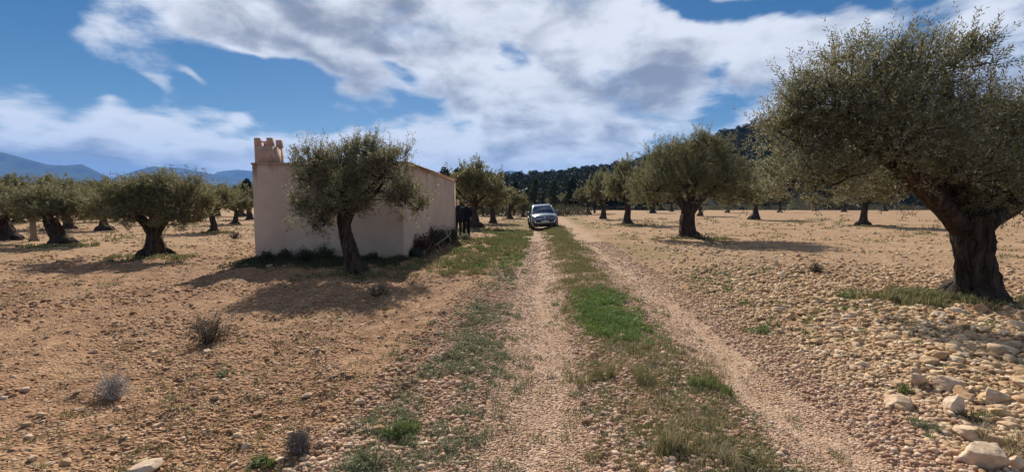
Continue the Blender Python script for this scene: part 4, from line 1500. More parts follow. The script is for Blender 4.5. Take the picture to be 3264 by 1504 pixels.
def build_car():
    paint = flat('silver_blue_paint', (0.13, 0.155, 0.18), 0.2, 0.35, 0.5, 1.0)
    glass = flat('dark_glass', (0.012, 0.018, 0.03), 0.04, 0.0, 0.8, 0.6)
    black = flat('black_plastic', (0.012, 0.012, 0.014), 0.45)
    gloss = flat('gloss_black', (0.008, 0.009, 0.012), 0.12, 0, 0.5, 0.6)
    chrome = flat('satin_chrome', (0.72, 0.74, 0.76), 0.18, 1.0)
    lamp = flat('lamp_lens', (0.06, 0.07, 0.09), 0.06, 0.2, 0.7, 0.8)
    drl = flat('lamp_strip', (0.75, 0.78, 0.82), 0.15, 0.3)
    white = flat('plate_white', (0.75, 0.75, 0.73), 0.4)
    ink = flat('plate_ink', (0.02, 0.02, 0.025), 0.5)
    blue = flat('plate_blue', (0.02, 0.05, 0.28), 0.4)
    rubber = flat('tyre_rubber', (0.018, 0.017, 0.016), 0.85, var=0.2, scale=30)
    alloy = flat('alloy', (0.35, 0.36, 0.38), 0.25, 0.9)
    x0, y0 = CAR_XY
    root = thing('car', 'silver grey crossover car facing the camera on the track', 'car', (x0, y0, 0), math.radians(2.0))
    roll = -math.atan(0.055)
    root.rotation_euler = (0, roll, math.radians(1.0))
    root.location.z = Hs(x0, y0 + .8)
    root.scale = (0.95, 1.0, 1.04)

    def section(y, w, zb, zt):
        h = zt - zb
        half = [(0, zb), (.78 * w, zb), (.95 * w, zb + .08), (w, zb + .33 * h), (.995 * w, zb + .58 * h), (.965 * w, zt - .10 * h), (.90 * w, zt - .035), (.62 * w, zt + .012), (.3 * w, zt + .042), (0, zt + .048)]
        pts = [(x, y, z) for x, z in half] + [(-x, y, z) for x, z in half[-2:0:-1]]
        return pts
    st = [(0.0, .60, .34, .80), (.03, .72, .27, .86), (.12, .82, .24, .895), (.30, .885, .22, .955), (.60, .91, .22, 1.005), (.95, .915, .22, 1.03), (1.25, .915, .22, 1.06), (2.0, .918, .22, 1.08), (3.2, .918, .22, 1.10), (4.0, .90, .24, 1.12), (4.35, .85, .30, 1.10), (4.48, .78, .38, 1.0)]
    mb = MB()
    secs = np.array([section(*s) for s in st])
    n = secs.shape[1]
    V = secs.reshape(-1, 3)
    i = np.arange(len(st) - 1)[:, None] * n
    j = np.arange(n)[None]
    j1 = (j + 1) % n
    q = np.stack([i + j, i + n + j, i + n + j1, i + j1], -1).reshape(-1, 4)
    V = np.concatenate([V, [[0, 0.0, .57], [0, 4.48, .7]]])
    k = len(st) * n
    t = [(k, a, (a + 1) % n) for a in range(n)] + [(k + 1, (len(st) - 1) * n + (a + 1) % n, (len(st) - 1) * n + a) for a in range(n)]
    mb.add(V, q, t)
    mb.build('body', paint, root, True)

    # cabin: frustum rings from belt line up to the roof
    rings = []
    for (z, ya, yb, w) in [(1.03, 0.98, 4.30, .83), (1.25, 1.36, 4.18, .775), (1.45, 1.74, 4.0, .70), (1.54, 1.95, 3.85, .655), (1.585, 2.12, 3.7, .58), (1.605, 2.4, 3.4, .40)]:
        ring = []
        cnr = 0.10
        for (cx_, cy_, a0) in [(-w + cnr, ya + cnr, 180), (w - cnr, ya + cnr, 270), (w - cnr, yb - cnr, 0), (-w + cnr, yb - cnr, 90)]:
            for a in np.linspace(a0, a0 + 90, 5):
                ring.append((cx_ + cnr * math.cos(math.radians(a)), cy_ + cnr * math.sin(math.radians(a)), z))
        # a curved windscreen: bow the front edge forward in the middle
        ring = np.array(ring)
        fr = ring[:, 1] < ya + cnr + 1e-6
        ring[fr, 1] -= 0.06 * (1 - (ring[fr, 0] / w) ** 2)
        rings.append(ring)
    n = len(rings[0])
    cbm = MB()
    V = np.concatenate(rings + [[[0, 2.9, 1.612]]])
    i = np.arange(len(rings) - 1)[:, None] * n
    j = np.arange(n)[None]
    j1 = (j + 1) % n
    q = np.stack([i + j, i + j1, i + n + j1, i + n + j], -1).reshape(-1, 4)
    k = len(rings) * n
    t = [(k, (len(rings) - 1) * n + a, (len(rings) - 1) * n + (a + 1) % n) for a in range(n)]
    cbm.add(V, q, t)
    cbm.build('roof', paint, root, True)

    def screen_y(x, z):
        ya = np.interp(z, [1.03, 1.25, 1.45, 1.54], [0.98, 1.36, 1.74, 1.95])
        w = np.interp(z, [1.03, 1.25, 1.45, 1.54], [.83, .775, .70, .655])
        return ya - 0.06 * (1 - (x / w) ** 2)

    def sheet(fn, a0, a1, b0, b1, na, nb):
        A, B = np.meshgrid(np.linspace(a0, a1, na), np.linspace(b0, b1, nb))
        V = np.array([fn(a, b_) for a, b_ in zip(A.ravel(), B.ravel())])
        i = np.arange(nb - 1)[:, None] * na
        j = np.arange(na - 1)[None]
        return V, np.stack([i + j, i + j + 1, i + na + j + 1, i + na + j], -1).reshape(-1, 4)

    def slab(name, fn, a0, a1, b0, b1, na, nb, mat, off, parent=root):
        """a curved panel with real thickness"""
        V, q = sheet(fn, a0, a1, b0, b1, na, nb)
        off = np.array(off)
        m = MB()
        m.add(V + off, q)
        m.add(V + off * 0.2, q[:, ::-1])
        N = na * nb
        edge = list(range(na)) + [r * na + na - 1 for r in range(1, nb)] + [(nb - 1) * na + c for c in range(na - 2, -1, -1)] + [r * na for r in range(nb - 2, 0, -1)]
        VV = np.concatenate([V + off, V + off * .2])
        qq = [(edge[a], edge[a] + N, edge[(a + 1) % len(edge)] + N, edge[(a + 1) % len(edge)]) for a in range(len(edge))]
        m.add(VV, qq)
        return m.build(name, mat, parent, True)
    wz = lambda z: np.interp(z, [1.03, 1.25, 1.45, 1.54], [.83, .775, .70, .655]) - .075
    slab('windscreen', lambda a, z: (a * wz(z), screen_y(a * wz(z), z), z), -1, 1, 1.06, 1.515, 15, 8, glass, (0, -.014, .008))
    for sgn in (-1, 1):
        ww = lambda z: np.interp(z, [1.03, 1.25, 1.45, 1.54], [.83, .775, .70, .655])
        slab('side_window', lambda a, z: (sgn * (ww(z)), screen_y(ww(z), z) + .22 + a * (3.55 - .9 * (z - 1.06) - screen_y(ww(z), z)), z), 0, 1, 1.10, 1.48, 8, 5, glass, (sgn * .014, 0, .004))

    def nose(x, z):
        ax = abs(x)
        y = np.interp(ax, [0, .3, .60, .72, .82, .885], [-.035, -.03, -.005, .025, .10, .27])
        zz = np.interp(z, [.24, .34, .5, .72, .80, .88], [.06, .01, -.012, -.006, .0, .035])
        return y + zz

    def front(name, xa, xb, za, zb, mat, off=0.02, nx=9, nz=4, parent=root, skew=0.0):
        return slab(name, lambda x, z: (x, nose(x, z), z + skew * (abs(x) - .6)), xa, xb, za, zb, nx, nz, mat, (0, -off, 0), parent)
    gr = front('grille', -.62, .62, .60, .80, gloss, .012, 21, 4)
    for r_ in range(3):
        front('grille_bar', -.56, .56, .625 + r_ * .04, .632 + r_ * .04, black, .020, 15, 2, gr)
    for sgn in (-1, 1):
        a, b_ = (.16, .60) if sgn > 0 else (-.60, -.16)
        front('grille_trim', a, b_, .730, .748, chrome, .024, 9, 2, gr)
        a, b_ = (.60, .86) if sgn > 0 else (-.86, -.60)
        hl = front('headlight', a, b_, .715, .815, lamp, .016, 8, 4, root, .10)
        a, b_ = (.62, .74) if sgn > 0 else (-.74, -.62)
        front('light_strip', a, b_, .770, .790, drl, .022, 5, 2, hl, .10)
        a, b_ = (.70, .80) if sgn > 0 else (-.80, -.70)
        front('bumper_vent', a, b_, .40, .60, black, .012, 5, 5)
        a, b_ = (.60, .70) if sgn > 0 else (-.70, -.60)
        front('light_blade', a, b_, .46, .58, drl, .020, 4, 4, root, 0.8 * 1)
        a, b_ = (.40, .50) if sgn > 0 else (-.50, -.40)
        front('fog_reflector', a, b_, .275, .295, drl, .026, 3, 2)
    front('bumper_skirt', -.74, .74, .255, .47, black, .016, 21, 5)
    front('bumper_panel', -.72, .72, .472, .60, black, .010, 21, 4)
    front('bumper_blade', -.58, .58, .475, .500, drl, .022, 15, 2)
    # emblem: an open upright diamond
    em = MB()
    dm = np.array([(0, .105), (.078, 0), (0, -.105), (-.078, 0)])
    for kk in range(4):
        p, p2 = dm[kk], dm[(kk + 1) % 4]
        em.tube([(p[0], -.075, .738 + p[1]), (p2[0], -.075, .738 + p2[1])], [.019, .019], 6)
    em.build('emblem', chrome, gr)
    pl = front('number_plate', -.26, .26, .515, .612, white, .034, 5, 2)
    front('plate_band', -.258, -.222, .518, .609, blue, .037, 2, 2, pl)
    for kx in (-.17, -.12, -.07, -.02, .07, .12, .17):
        front('plate_character', kx - .014, kx + .014, .535, .592, ink, .037, 2, 2, pl)
    # mirrors
    for sgn in (-1, 1):
        m = MB()
        v, f_ = ico(2)
        m.add(v * [.115, .07, .085] + [sgn * 1.0, 1.28, 1.115], None, f_)
        mo = m.build('mirror', paint, root, True)
        m = MB()
        m.add(v * [.108, .07, .06] + [sgn * 1.0, 1.275, 1.075], None, f_)
        m.tube([(sgn * .85, 1.3, 1.06), (sgn * 1.0, 1.285, 1.09)], [.03, .03], 6)
        m.build('mirror_base', black, mo, True)
    # wheels
    for sgn in (-1, 1):
        for wy in (.86, 3.55):
            m = MB()
            prof = [(.335, -.115), (.352, -.08), (.356, 0), (.352, .08), (.335, .115), (.24, .115), (.22, .09), (.22, -.09), (.24, -.115)]
            a = np.linspace(0, 2 * PI, 33)[:-1]
            V = np.array([(sgn * .795 + px, wy + pr * math.cos(t), .352 + pr * math.sin(t)) for pr, px in prof for t in a])
            N = 32
            pi_ = np.arange(len(prof))
            q = []
            for s_ in pi_:
                s2 = (s_ + 1) % len(prof)
                for t_ in range(N):
                    q.append((s_ * N + t_, s_ * N + (t_ + 1) % N, s2 * N + (t_ + 1) % N, s2 * N + t_))
            m.add(V, q)
            wh = m.build('wheel', rubber, root, True)
            m = MB()
            for sp in range(5):
                t0 = sp * 2 * PI / 5
                m.tube([(sgn * .885, wy, .352), (sgn * .895, wy + .225 * math.cos(t0), .352 + .225 * math.sin(t0))], [.045, .03], 6)
            m.tube([(sgn * .80, wy, .352), (sgn * .90, wy, .352)], [.07, .06], 10)
            m.build('rim', alloy, wh, True)
            # arch trim
            m = MB()
            t = np.linspace(math.radians(-12), math.radians(192), 18)
            m.tube([(sgn * .905, wy + .41 * math.cos(x), .352 + .41 * math.sin(x)) for x in t], np.full(18, .05), 6)
            m.build('arch_trim', black, root, True)
    for sgn in (-1, 1):
        m = MB()
        m.tube([(sgn * .56, 2.1, 1.585), (sgn * .58, 2.3, 1.64), (sgn * .58, 3.5, 1.645), (sgn * .56, 3.75, 1.59)], [.018] * 4, 6)
        m.build('roof_rail', black, root, True)


build_car()

# ------------------------------------------------------------------ people


def fused(mb, voxel, smooth=6):
    """overlapping closed shapes melted into one continuous surface"""
    v, f = mb.arrays()
    o = mesh_np('figure', v, f, [])
    r = o.modifiers.new('fuse', 'REMESH')
    r.mode = 'VOXEL'
    r.voxel_size = voxel
    sm = o.modifiers.new('smooth', 'SMOOTH')
    sm.factor = 0.5
    sm.iterations = smooth
    dg = bpy.context.evaluated_depsgraph_get()
    dg.update()
    out = bpy.data.meshes.new_from_object(o.evaluated_get(dg))
    bpy.data.objects.remove(o)
    return out


def link_mesh(name, me, mat, parent):
    me.materials.clear()
    me.materials.append(mat)
    me.polygons.foreach_set('use_smooth', np.ones(len(me.polygons), dtype=bool))
    me.name = name
    o = bpy.data.objects.new(name, me)
    COL.objects.link(o)
    o.parent = parent
    return o


def build_person(label, loc, rz, hair_col, bald, arms, height=1.76, coat_len=0.80, headturn=0.0):
    skin = flat('skin', (0.46, 0.27, 0.19), 0.55)
    hair = flat('hair_' + label[:8], hair_col, 0.8, var=0.3, scale=60)
    cloth = flat('dark_navy_cloth', (0.008, 0.009, 0.016), 0.9, var=0.2, scale=12, spec=0.2)
    trous = flat('dark_trousers', (0.011, 0.011, 0.014), 0.9, spec=0.2)
    shoe = flat('black_shoe', (0.012, 0.011, 0.010), 0.5)
    root = thing('person', label, 'person', loc, rz)
    s = height / 1.76
    # body: y- is the front of the figure
    sph, sphf = ico(3)
    c, s_ = math.cos(headturn), math.sin(headturn)
    RH = np.array([[c, -s_, 0], [s_, c, 0], [0, 0, 1.0]])

    def ball(mb, p, r, head=False):
        v = sph * r + p
        if head:
            v = v @ RH.T
        mb.add(v * s, None, sphf)

    def limb(mb, pts, radii, n=10, sides=12):
        pth = smooth_path(np.array(pts) * s, n)
        mb.tube(pth, np.interp(np.linspace(0, 1, n), np.linspace(0, 1, len(radii)), radii) * s, sides)
        for p_, r_ in ((pts[0], radii[0]), (pts[-1], radii[-1])):
            ball(mb, p_, r_)

    def loft(mb, rings, sides=24):
        a = np.linspace(0, 2 * PI, sides, endpoint=False)
        V = np.concatenate([np.stack([rx * np.cos(a), cy_ + ry * np.sin(a), np.full(sides, z)], -1) for z, rx, ry, cy_ in rings])
        n = len(rings)
        V = np.concatenate([V, [[0, rings[0][3], rings[0][0]]], [[0, rings[-1][3], rings[-1][0]]]]) * s
        i = np.arange(n - 1)[:, None] * sides
        j = np.arange(sides)[None]
        j1 = (j + 1) % sides
        q = np.stack([i + j, i + j1, i + sides + j1, i + sides + j], -1).reshape(-1, 4)
        k = n * sides
        t = [(k, (e + 1) % sides, e) for e in range(sides)] + [(k + 1, k - sides + e, k - sides + (e + 1) % sides) for e in range(sides)]
        mb.add(V, q, t)

    bm_ = MB()
    ball(bm_, (0, .010, 1.662), (.077, .097, .100), True)       # cranium
    ball(bm_, (0, -.028, 1.598), (.056, .066, .072), True)      # jaw
    ball(bm_, (0, -.098, 1.625), (.014, .020, .024), True)      # nose
    ball(bm_, (0, -.090, 1.580), (.026, .010, .008), True)      # mouth
    for sx in (-1, 1):
        ball(bm_, (sx * .080, .015, 1.632), (.010, .022, .032), True)
    limb(bm_, [(0, .02, 1.44), (0, .012, 1.52), (0, .0, 1.60)], [.062, .056, .056])
    loft(bm_, [(.86, .15, .11, 0), (1.0, .155, .11, 0), (1.12, .14, .10, 0), (1.3, .165, .115, .01), (1.40, .165, .10, .01), (1.46, .08, .07, .015)])
    for sx in (-1, 1):
        limb(bm_, [(sx * .09, 0, .90), (sx * .11, -.01, .50), (sx * .12, .02, .09)], [.088, .056, .040])
        limb(bm_, [(sx * .12, .03, .06), (sx * .13, -.12, .035)], [.038, .032])
        el, wr = arms[0 if sx < 0 else 1]
        limb(bm_, [(sx * .175, .01, 1.40), el, wr], [.052, .040, .027])
        d = np.array(wr) - np.array(el)
        d = d / np.linalg.norm(d)
        sd_ = np.cross(d, [0, 0, 1.0]) if abs(d[2]) < .9 else np.array([0, 1.0, 0])
        sd_ = sd_ / np.linalg.norm(sd_)
        cu = np.cross(sd_, d) * .35 * (-1 if np.cross(sd_, d)[2] > 0 else 1)
        W0 = np.array(wr)
        for o_ in (-.026, 0, .026):
            limb(bm_, [W0 + d * .01 + sd_ * o_ * .5, W0 + d * .095 + sd_ * o_], [.017, .015], 4, 8)
        for o_, ln in [(-.033, .072), (-.011, .085), (.011, .080), (.033, .062)]:
            b0 = W0 + d * .090 + sd_ * o_
            limb(bm_, [b0, b0 + d * ln * .5 + cu * .03, b0 + d * ln * .85 + cu * .10], [.0095, .0085, .0075], 6, 8)
        t0 = W0 + d * .035 - sd_ * .030
        limb(bm_, [t0, t0 + d * .03 - sd_ * .022, t0 + d * .062 - sd_ * .026], [.012, .010, .008], 5, 8)
    link_mesh('body', fused(bm_, .009, 3), skin, root)
    jk = MB()
    loft(jk, [(coat_len, .222, .158, 0), (.95, .212, .150, 0), (1.10, .200, .140, 0), (1.25, .212, .142, .005), (1.35, .218, .138, .012), (1.41, .195, .118, .016), (1.455, .135, .092, .018), (1.49, .086, .078, .016), (1.515, .072, .068, .014)])
    for sx in (-1, 1):
        el, wr = arms[0 if sx < 0 else 1]
        limb(jk, [(sx * .180, .012, 1.385), (np.array([sx * .20, .012, 1.36]) + np.array(el)) / 2, el, tuple(.94 * np.array(wr) + .06 * np.array(el))], [.078, .070, .062, .048], 14)
    link_mesh('jacket', fused(jk, .014, 6), cloth, root)
    tr = MB()
    loft(tr, [(.80, .15, .11, 0), (.90, .185, .130, 0), (1.0, .175, .12, 0)])
    for sx in (-1, 1):
        limb(tr, [(sx * .092, 0, .86), (sx * .110, -.005, .50), (sx * .122, .02, .075)], [.100, .080, .070], 14)
    link_mesh('trousers', fused(tr, .014, 4), trous, root)
    for sx in (-1, 1):
        sm_ = MB()
        limb(sm_, [(sx * .123, .06, .048), (sx * .127, -.05, .042), (sx * .133, -.165, .034)], [.046, .045, .034])
        link_mesh('shoe', fused(sm_, .009, 3), shoe, root)
    # hair
    v, f_ = ico(3)
    c, s_ = math.cos(headturn), math.sin(headturn)
    if bald:
        keep = (v[:, 2] < 0.20) & (v[:, 2] > -.65) & (v[:, 1] > -.15)
    else:
        keep = (v[:, 2] > np.where(v[:, 1] < -.15, .50, -.35))
    fk = np.array([t for t in f_ if keep[t].all()])
    hv = v * [.083, .104, .105] + [0, .011, 1.664]
    hv = np.stack([hv[:, 0] * c - hv[:, 1] * s_, hv[:, 0] * s_ + hv[:, 1] * c, hv[:, 2]], -1) * s
    o = mesh_np('hair', hv, [fk], hair, root, True)
    sol = o.modifiers.new('thick', 'SOLIDIFY')
    sol.thickness = 0.010
    # eyes
    for sx in (-1, 1):
        v2, f2 = ico(1)
        ev = v2 * .010 + [sx * .030, -.082, 1.648]
        ev = np.stack([ev[:, 0] * c - ev[:, 1] * s_, ev[:, 0] * s_ + ev[:, 1] * c, ev[:, 2]], -1) * s
        mesh_np('eye', ev, [f2], shoe, root, True)
    return root


def build_people():
    Y = 21.95
    p = P(1486, 700, Y)
    front_arms = (((-.265, .01, 1.15), (-.17, -.19, .99)), ((.265, .01, 1.15), (.17, -.19, .99)))
    build_person('person in a dark suit seen from behind, dark short hair, right of the other man', (p[0], Y, Hs(p[0], Y) - .03), PI + 0.12, (0.010, 0.008, 0.007), False, front_arms, 1.70, .74, 0.0)
    Y = 22.7
    p = P(1461, 700, Y)
    side_arms = (((-.26, .03, 1.15), (-.27, -.05, .90)), ((.26, .03, 1.15), (.25, -.06, .92)))
    build_person('balding person in dark clothes half hidden by the corner of the hut', (p[0], Y, Hs(p[0], Y) - .03), 0.55, (0.16, 0.13, 0.11), True, side_arms, 1.74, .76, 0.2)


build_people()

# ------------------------------------------------------------------ grass, weeds and bushes


def blades(x, y, h, w, g, lean=0.5, z=None, segs=True):
    """tapering bent blades; returns verts, quads, tris"""
    n = len(x)
    z = H(x, y) if z is None else z
    a = g.uniform(0, 2 * PI, n)
    ld = np.stack([np.cos(a), np.sin(a), np.zeros(n)], -1)
    b2 = g.uniform(0, 2 * PI, n)
    sd_ = np.stack([np.cos(b2), np.sin(b2), np.zeros(n)], -1) * (w / 2)[:, None]
    base = np.stack([x, y, z - .005], -1)
    le = lean * g.uniform(.2, 1.4, n)
    mid = base + np.array([0, 0, 1.0]) * (h * .6)[:, None] + ld * (h * .28 * le)[:, None]
    tip = base + np.array([0, 0, 1.0]) * (h * (1 - .18 * le))[:, None] + ld * (h * .85 * le)[:, None]
    V = np.stack([base - sd_, base + sd_, mid + sd_ * .8, mid - sd_ * .8, tip], 1).reshape(-1, 3)
    i = np.arange(n)[:, None] * 5
    return V, i + np.array([[0, 1, 2, 3]]), i + np.array([[3, 2, 4]])


def tufts(name, cx, cy_, rad, nb, h, w, mat, seed, label=None, cat=None, kind='stuff', parent=None, lean=.6, group=None):
    g = np.random.default_rng(seed)
    m = len(cx)
    k = np.repeat(np.arange(m), nb)
    n = len(k)
    rr = rad[k] * np.sqrt(g.uniform(0, 1, n))
    a = g.uniform(0, 2 * PI, n)
    x, y = cx[k] + rr * np.cos(a), cy_[k] + rr * np.sin(a)
    hh = h[k] * g.uniform(.45, 1.15, n)
    V, q, t = blades(x, y, hh, w * g.uniform(.6, 1.3, n) * np.maximum(1, np.hypot(x, y) / 6), g, lean)
    o = mesh_np(name, V, [q, t], M[mat], parent)
    return tag(o, label, cat, group, kind)


def build_grass():
    g = np.random.default_rng(44)
    # bright patch in the middle strip
    n = 1700
    y = g.uniform(5.1, 8.6, n)
    s = 0.95 + g.normal(0, .33, n)
    wgt = (np.exp(-((y - 6.7) / 1.15) ** 2 * .9) * np.exp(-((s - .98) / .36) ** 2)) * (0.45 + 1.1 * sstep(fbm(s * 3, y * 2.2, 4, 3), .33, .6))
    k = g.uniform(0, 1, n) < wgt * .85
    s, y = s[k], y[k]
    x = s + rut_x(y)
    tufts('grass', x, y, np.full(len(x), .07), 42, g.uniform(.035, .115, len(x)), .0065, 'grass', 1, 'patch of bright green grass between the wheel ruts', 'grass', lean=.85)
    # dull grass along the rest of the strip and on the verges
    n = 5200
    y = 2.3 * (34 / 2.3) ** g.uniform(0, 1, n)
    s = 0.93 + g.normal(0, .30, n) * (1 + .25 * (y < 5))
    wgt = 0.25 + 1.0 * sstep(fbm(s * 2.2 + 9, y * 1.1, 14, 3), .40, .62)
    wgt = wgt * (0.42 + .58 * sstep(y, 5, 9)) * (1 - .5 * sstep(y, 8, 12))
    k = g.uniform(0, 1, n) < wgt
    s, y = s[k], y[k]
    x = s + rut_x(y)
    tufts('verge_grass', x, y, .06 * np.maximum(1, y / 6), 26, g.uniform(.025, .085, len(x)) * np.maximum(1, y / 11), .005, 'grass_dull', 2, 'dull green grass along the middle strip of the track', 'grass')
    # dry wispy grass in the near strip
    n = 620
    y = g.uniform(2.3, 5.6, n)
    s = 0.98 + g.normal(0, .36, n)
    k = (fbm(s * 3, y * 2, 24, 3) > .43)
    s, y = s[k], y[k]
    x = s + rut_x(y)
    tufts('dry_grass', x, y, np.full(len(x), .05), 24, g.uniform(.03, .10, len(x)), .0035, 'grass_dry', 3, 'straw coloured dry grass in the near part of the middle strip', 'grass', lean=.8)
    n = 1000
    y = 2.3 * (9 / 2.3) ** g.uniform(0, 1, n)
    s = 0.95 + g.normal(0, .36, n)
    k = (fbm(s * 2.4 + 31, y * 1.6, 84, 3) > .49)
    s, y = s[k], y[k]
    tufts('strip_weeds', s + rut_x(y), y, np.full(len(y), .05), 26, g.uniform(.02, .06, len(y)), .007, 'weed', 33, 'grey green weeds among the stones of the middle strip', 'weeds', lean=1.2)
    # left verge weeds
    n = 2600
    y = 2.4 * (13 / 2.4) ** g.uniform(0, 1, n)
    s = -0.78 - .35 * sstep(5 - y, 0, 2.4) * 0.6 + g.normal(0, .22 + .10 * (y < 5), n)
    wgt = sstep(fbm(s * 1.6 + 3, y * 1.0, 34, 3), .40, .58) * (1 - .75 * sstep(y, 6, 9))
    k = g.uniform(0, 1, n) < wgt * .68
    s, y = s[k], y[k]
    x = s + rut_x(y)
    tufts('weeds', x, y, np.full(len(x), .06), 26, g.uniform(.025, .075, len(x)), .0075, 'weed', 4, 'grey green weeds along the left edge of the track', 'weeds', lean=1.2)
    # green area beside the hut
    n = 3600
    y = g.uniform(10.5, 30, n)
    s = g.uniform(-4.0, -0.45, n)
    x = s + rut_x(y)
    wgt = sstep(fbm(x * .9, y * .6, 54, 3), .40, .58) * np.exp(-((s + 1.9) / 1.3) ** 2)
    k = (g.uniform(0, 1, n) < wgt * .6) & ~in_house(x, y)
    x, y = x[k], y[k]
    tufts('field_grass', x, y, np.full(len(x), .14), 26, g.uniform(.06, .16, len(x)), .010, 'grass_dull', 5, 'green grass growing between the hut and the track', 'grass')
    n = 500
    y = g.uniform(11.5, 26, n)
    s = g.uniform(-3.0, -0.5, n)
    x = s + rut_x(y)
    k = (fbm(x * .7, y * .5, 64, 3) > .56) & ~in_house(x, y)
    x, y = x[k], y[k]
    tufts('green_grass', x, y, np.full(len(x), .14), 26, g.uniform(.06, .13, len(x)), .010, 'grass_mid', 6, 'fresh green grass clumps between the hut and the track', 'grass')
    # weeds at the foot of the hut, in its shade
    n = 1300
    lx = g.uniform(-4.35, .1, n)
    ly = -np.abs(g.normal(0.05, .85, n)) - .04
    x = HX + lx * HC - ly * HSN
    y = HY + lx * HSN + ly * HC
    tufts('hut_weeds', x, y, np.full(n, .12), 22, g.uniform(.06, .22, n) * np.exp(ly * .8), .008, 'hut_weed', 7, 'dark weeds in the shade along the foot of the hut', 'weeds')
    # sparse weeds over both fields
    x, y, r, g2 = scatter(9000, 3.0, 55, 56, seed=9)
    s = offs(x, y)
    pr = 0.55 * sstep(fbm(x * .45, y * .45, 74, 3), .46, .62) * ((s < -1.4) | (s > 3.3))
    k = (g2.uniform(0, 1, len(x)) < pr) & ~in_house(x, y)
    x, y, r = x[k], y[k], r[k]
    tufts('sparse_weeds', x, y, .05 * np.maximum(1, r / 6), 16, g2.uniform(.02, .055, len(x)) * np.maximum(1, r / 9), .006, 'grass_dull', 8, 'sparse dull weeds sprouting over the stony fields', 'weeds', lean=1.0)
    n = 260
    y = g.uniform(4.2, 10.5, n)
    s = 3.0 + np.abs(g.normal(0, 1.5, n))
    k = fbm(s * .9, y * .9, 94, 3) > .5
    s, y = s[k], y[k]
    tufts('rubble_weeds', s + rut_x(y), y, np.full(len(y), .07), 22, g.uniform(.03, .09, len(y)), .007, 'grass_mid', 34, 'yellow green weeds coming up through the limestone rubble', 'weeds', lean=1.0)
    # under the big olive
    fx, fy = G(3112, 975)
    n = 230
    x, y = fx - .75 + g.normal(0, .5, n), fy - .1 + g.normal(0, .28, n)
    tufts('shade_grass', x, y, np.full(n, .09), 26, g.uniform(.07, .20, n), .007, 'grass_dull', 10, 'tufty grass round the foot of the largest olive tree', 'grass')
    # fringe of grass at the feet of the other trees
    xs, ys = [], []
    for (u, v, w) in [(2195, 762, 1.1), (497, 817, 1.0), (1130, 872, .7), (195, 785, .8), (1999, 717, .8), (2750, 725, .8), (1512, 723, .8), (683, 742, .7)]:
        cx, cy_ = G(u, v)
        xs.append(cx + g.normal(0.2, w * .8, 70))
        ys.append(cy_ + g.normal(-.35, .35, 70))
    xs, ys = np.concatenate(xs), np.concatenate(ys)
    tufts('tree_foot_grass', xs, ys, np.full(len(xs), .12), 20, g.uniform(.05, .14, len(xs)), .010, 'grass_dull', 12, 'short grass at the feet of the olive trees', 'grass')

    # ---- plants one could count
    def bush(u, v, wpx, hpx, mat, label, seed, cat='bush', leaves=0, stems=70, wood='twig', leafmat=None, name='dry_bush', L=.018):
        g = np.random.default_rng(seed)
        x, y = G(u, v)
        z = Hs(x, y)
        k = math.hypot(y, EYE) / F_PX
        w, h = wpx * k / 2, hpx * k
        root = thing(name, label, cat, (x, y, z))
        mb = MB()
        tips = []
        for i in range(stems):
            a = g.uniform(0, 2 * PI)
            e = g.uniform(.15, 1.0) ** .8
            tip = np.array([math.cos(a) * w * e, math.sin(a) * w * e * .8, h * g.uniform(.55, 1.05) * math.sqrt(max(.05, 1.05 - e * e))])
            st = np.array([math.cos(a) * w * .18 * e, math.sin(a) * w * .18 * e, -.02])
            mid = (st + tip) * .5 + g.normal(0, .10 * h, 3) + [0, 0, .08 * h]
            pth = smooth_path([st, mid, tip], 5)
            mb.tube(pth, np.linspace(.0036, .0014, 5) * max(1, y / 6), 3, False)
            tips.append(tip)
            for _ in range(4):
                b0 = pth[int(g.integers(1, 4))]
                b1 = b0 + norm(tip - st + g.normal(0, .55 * h, 3)) * h * g.uniform(.18, .42)
                b1[2] = max(b1[2], .005)
                mb.tube([b0, b1], [.0022 * max(1, y / 6), .001], 3, False)
                tips.append(b1)
        mb.build('stems', M[wood], root)
        if leaves:
            tips = np.array(tips)
            c = tips[g.integers(0, len(tips), leaves)] + g.normal(0, .05 * h, (leaves, 3))
            c[:, 2] = np.maximum(c[:, 2], .004)
            d = norm(g.normal(size=(leaves, 3)) + [0, 0, .6])
            V = leaf_quads(c, d, L * g.uniform(.6, 1.4, leaves), L * .35 * g.uniform(.6, 1.3, leaves), g)
            mesh_np('leaves', V, [quads_for(leaves)], M[leafmat], root)
        return root

    def clump(u, v, wpx, hpx, mat, label, seed, nb=260, wd=.006, name='grass_tuft', cat='tuft', lean=.7):
        x, y = G(u, v)
        k = y / F_PX
        hpx = hpx * .75
        gc = np.random.default_rng(seed + 900)
        W = wpx * k
        ox, oy = gc.normal(0, W * .26, 7), gc.normal(0, W * .20, 7)
        ox[0] = oy[0] = 0.0
        o = tufts(name, ox, oy, W * gc.uniform(.08, .22, 7), nb // 6, hpx * k * gc.uniform(.45, 1.1, 7), wd, mat, seed, label, cat, None, None, lean)
        # re-seat the blades on the local ground
        co = np.empty(len(o.data.vertices) * 3, dtype=np.float32)
        o.data.vertices.foreach_get('co', co)
        co = co.reshape(-1, 3)
        co[:, 2] += H(co[:, 0] + x, co[:, 1] + y) - H(co[:, 0], co[:, 1]) - Hs(x, y)
        o.data.vertices.foreach_set('co', co.ravel())
        o.location = (x, y, Hs(x, y))
        return o

    bush(672, 1085, 150, 92, None, 'bare brown thorny bush on the soil at the tip of the olive shadow', 1, leaves=1100, leafmat='grass_dry', stems=95, L=.013)
    bush(365, 1262, 110, 75, None, 'grey wiry dry bush on the soil at the lower left', 2, leaves=800, leafmat='lav', wood='grey_twig', stems=80, L=.012)
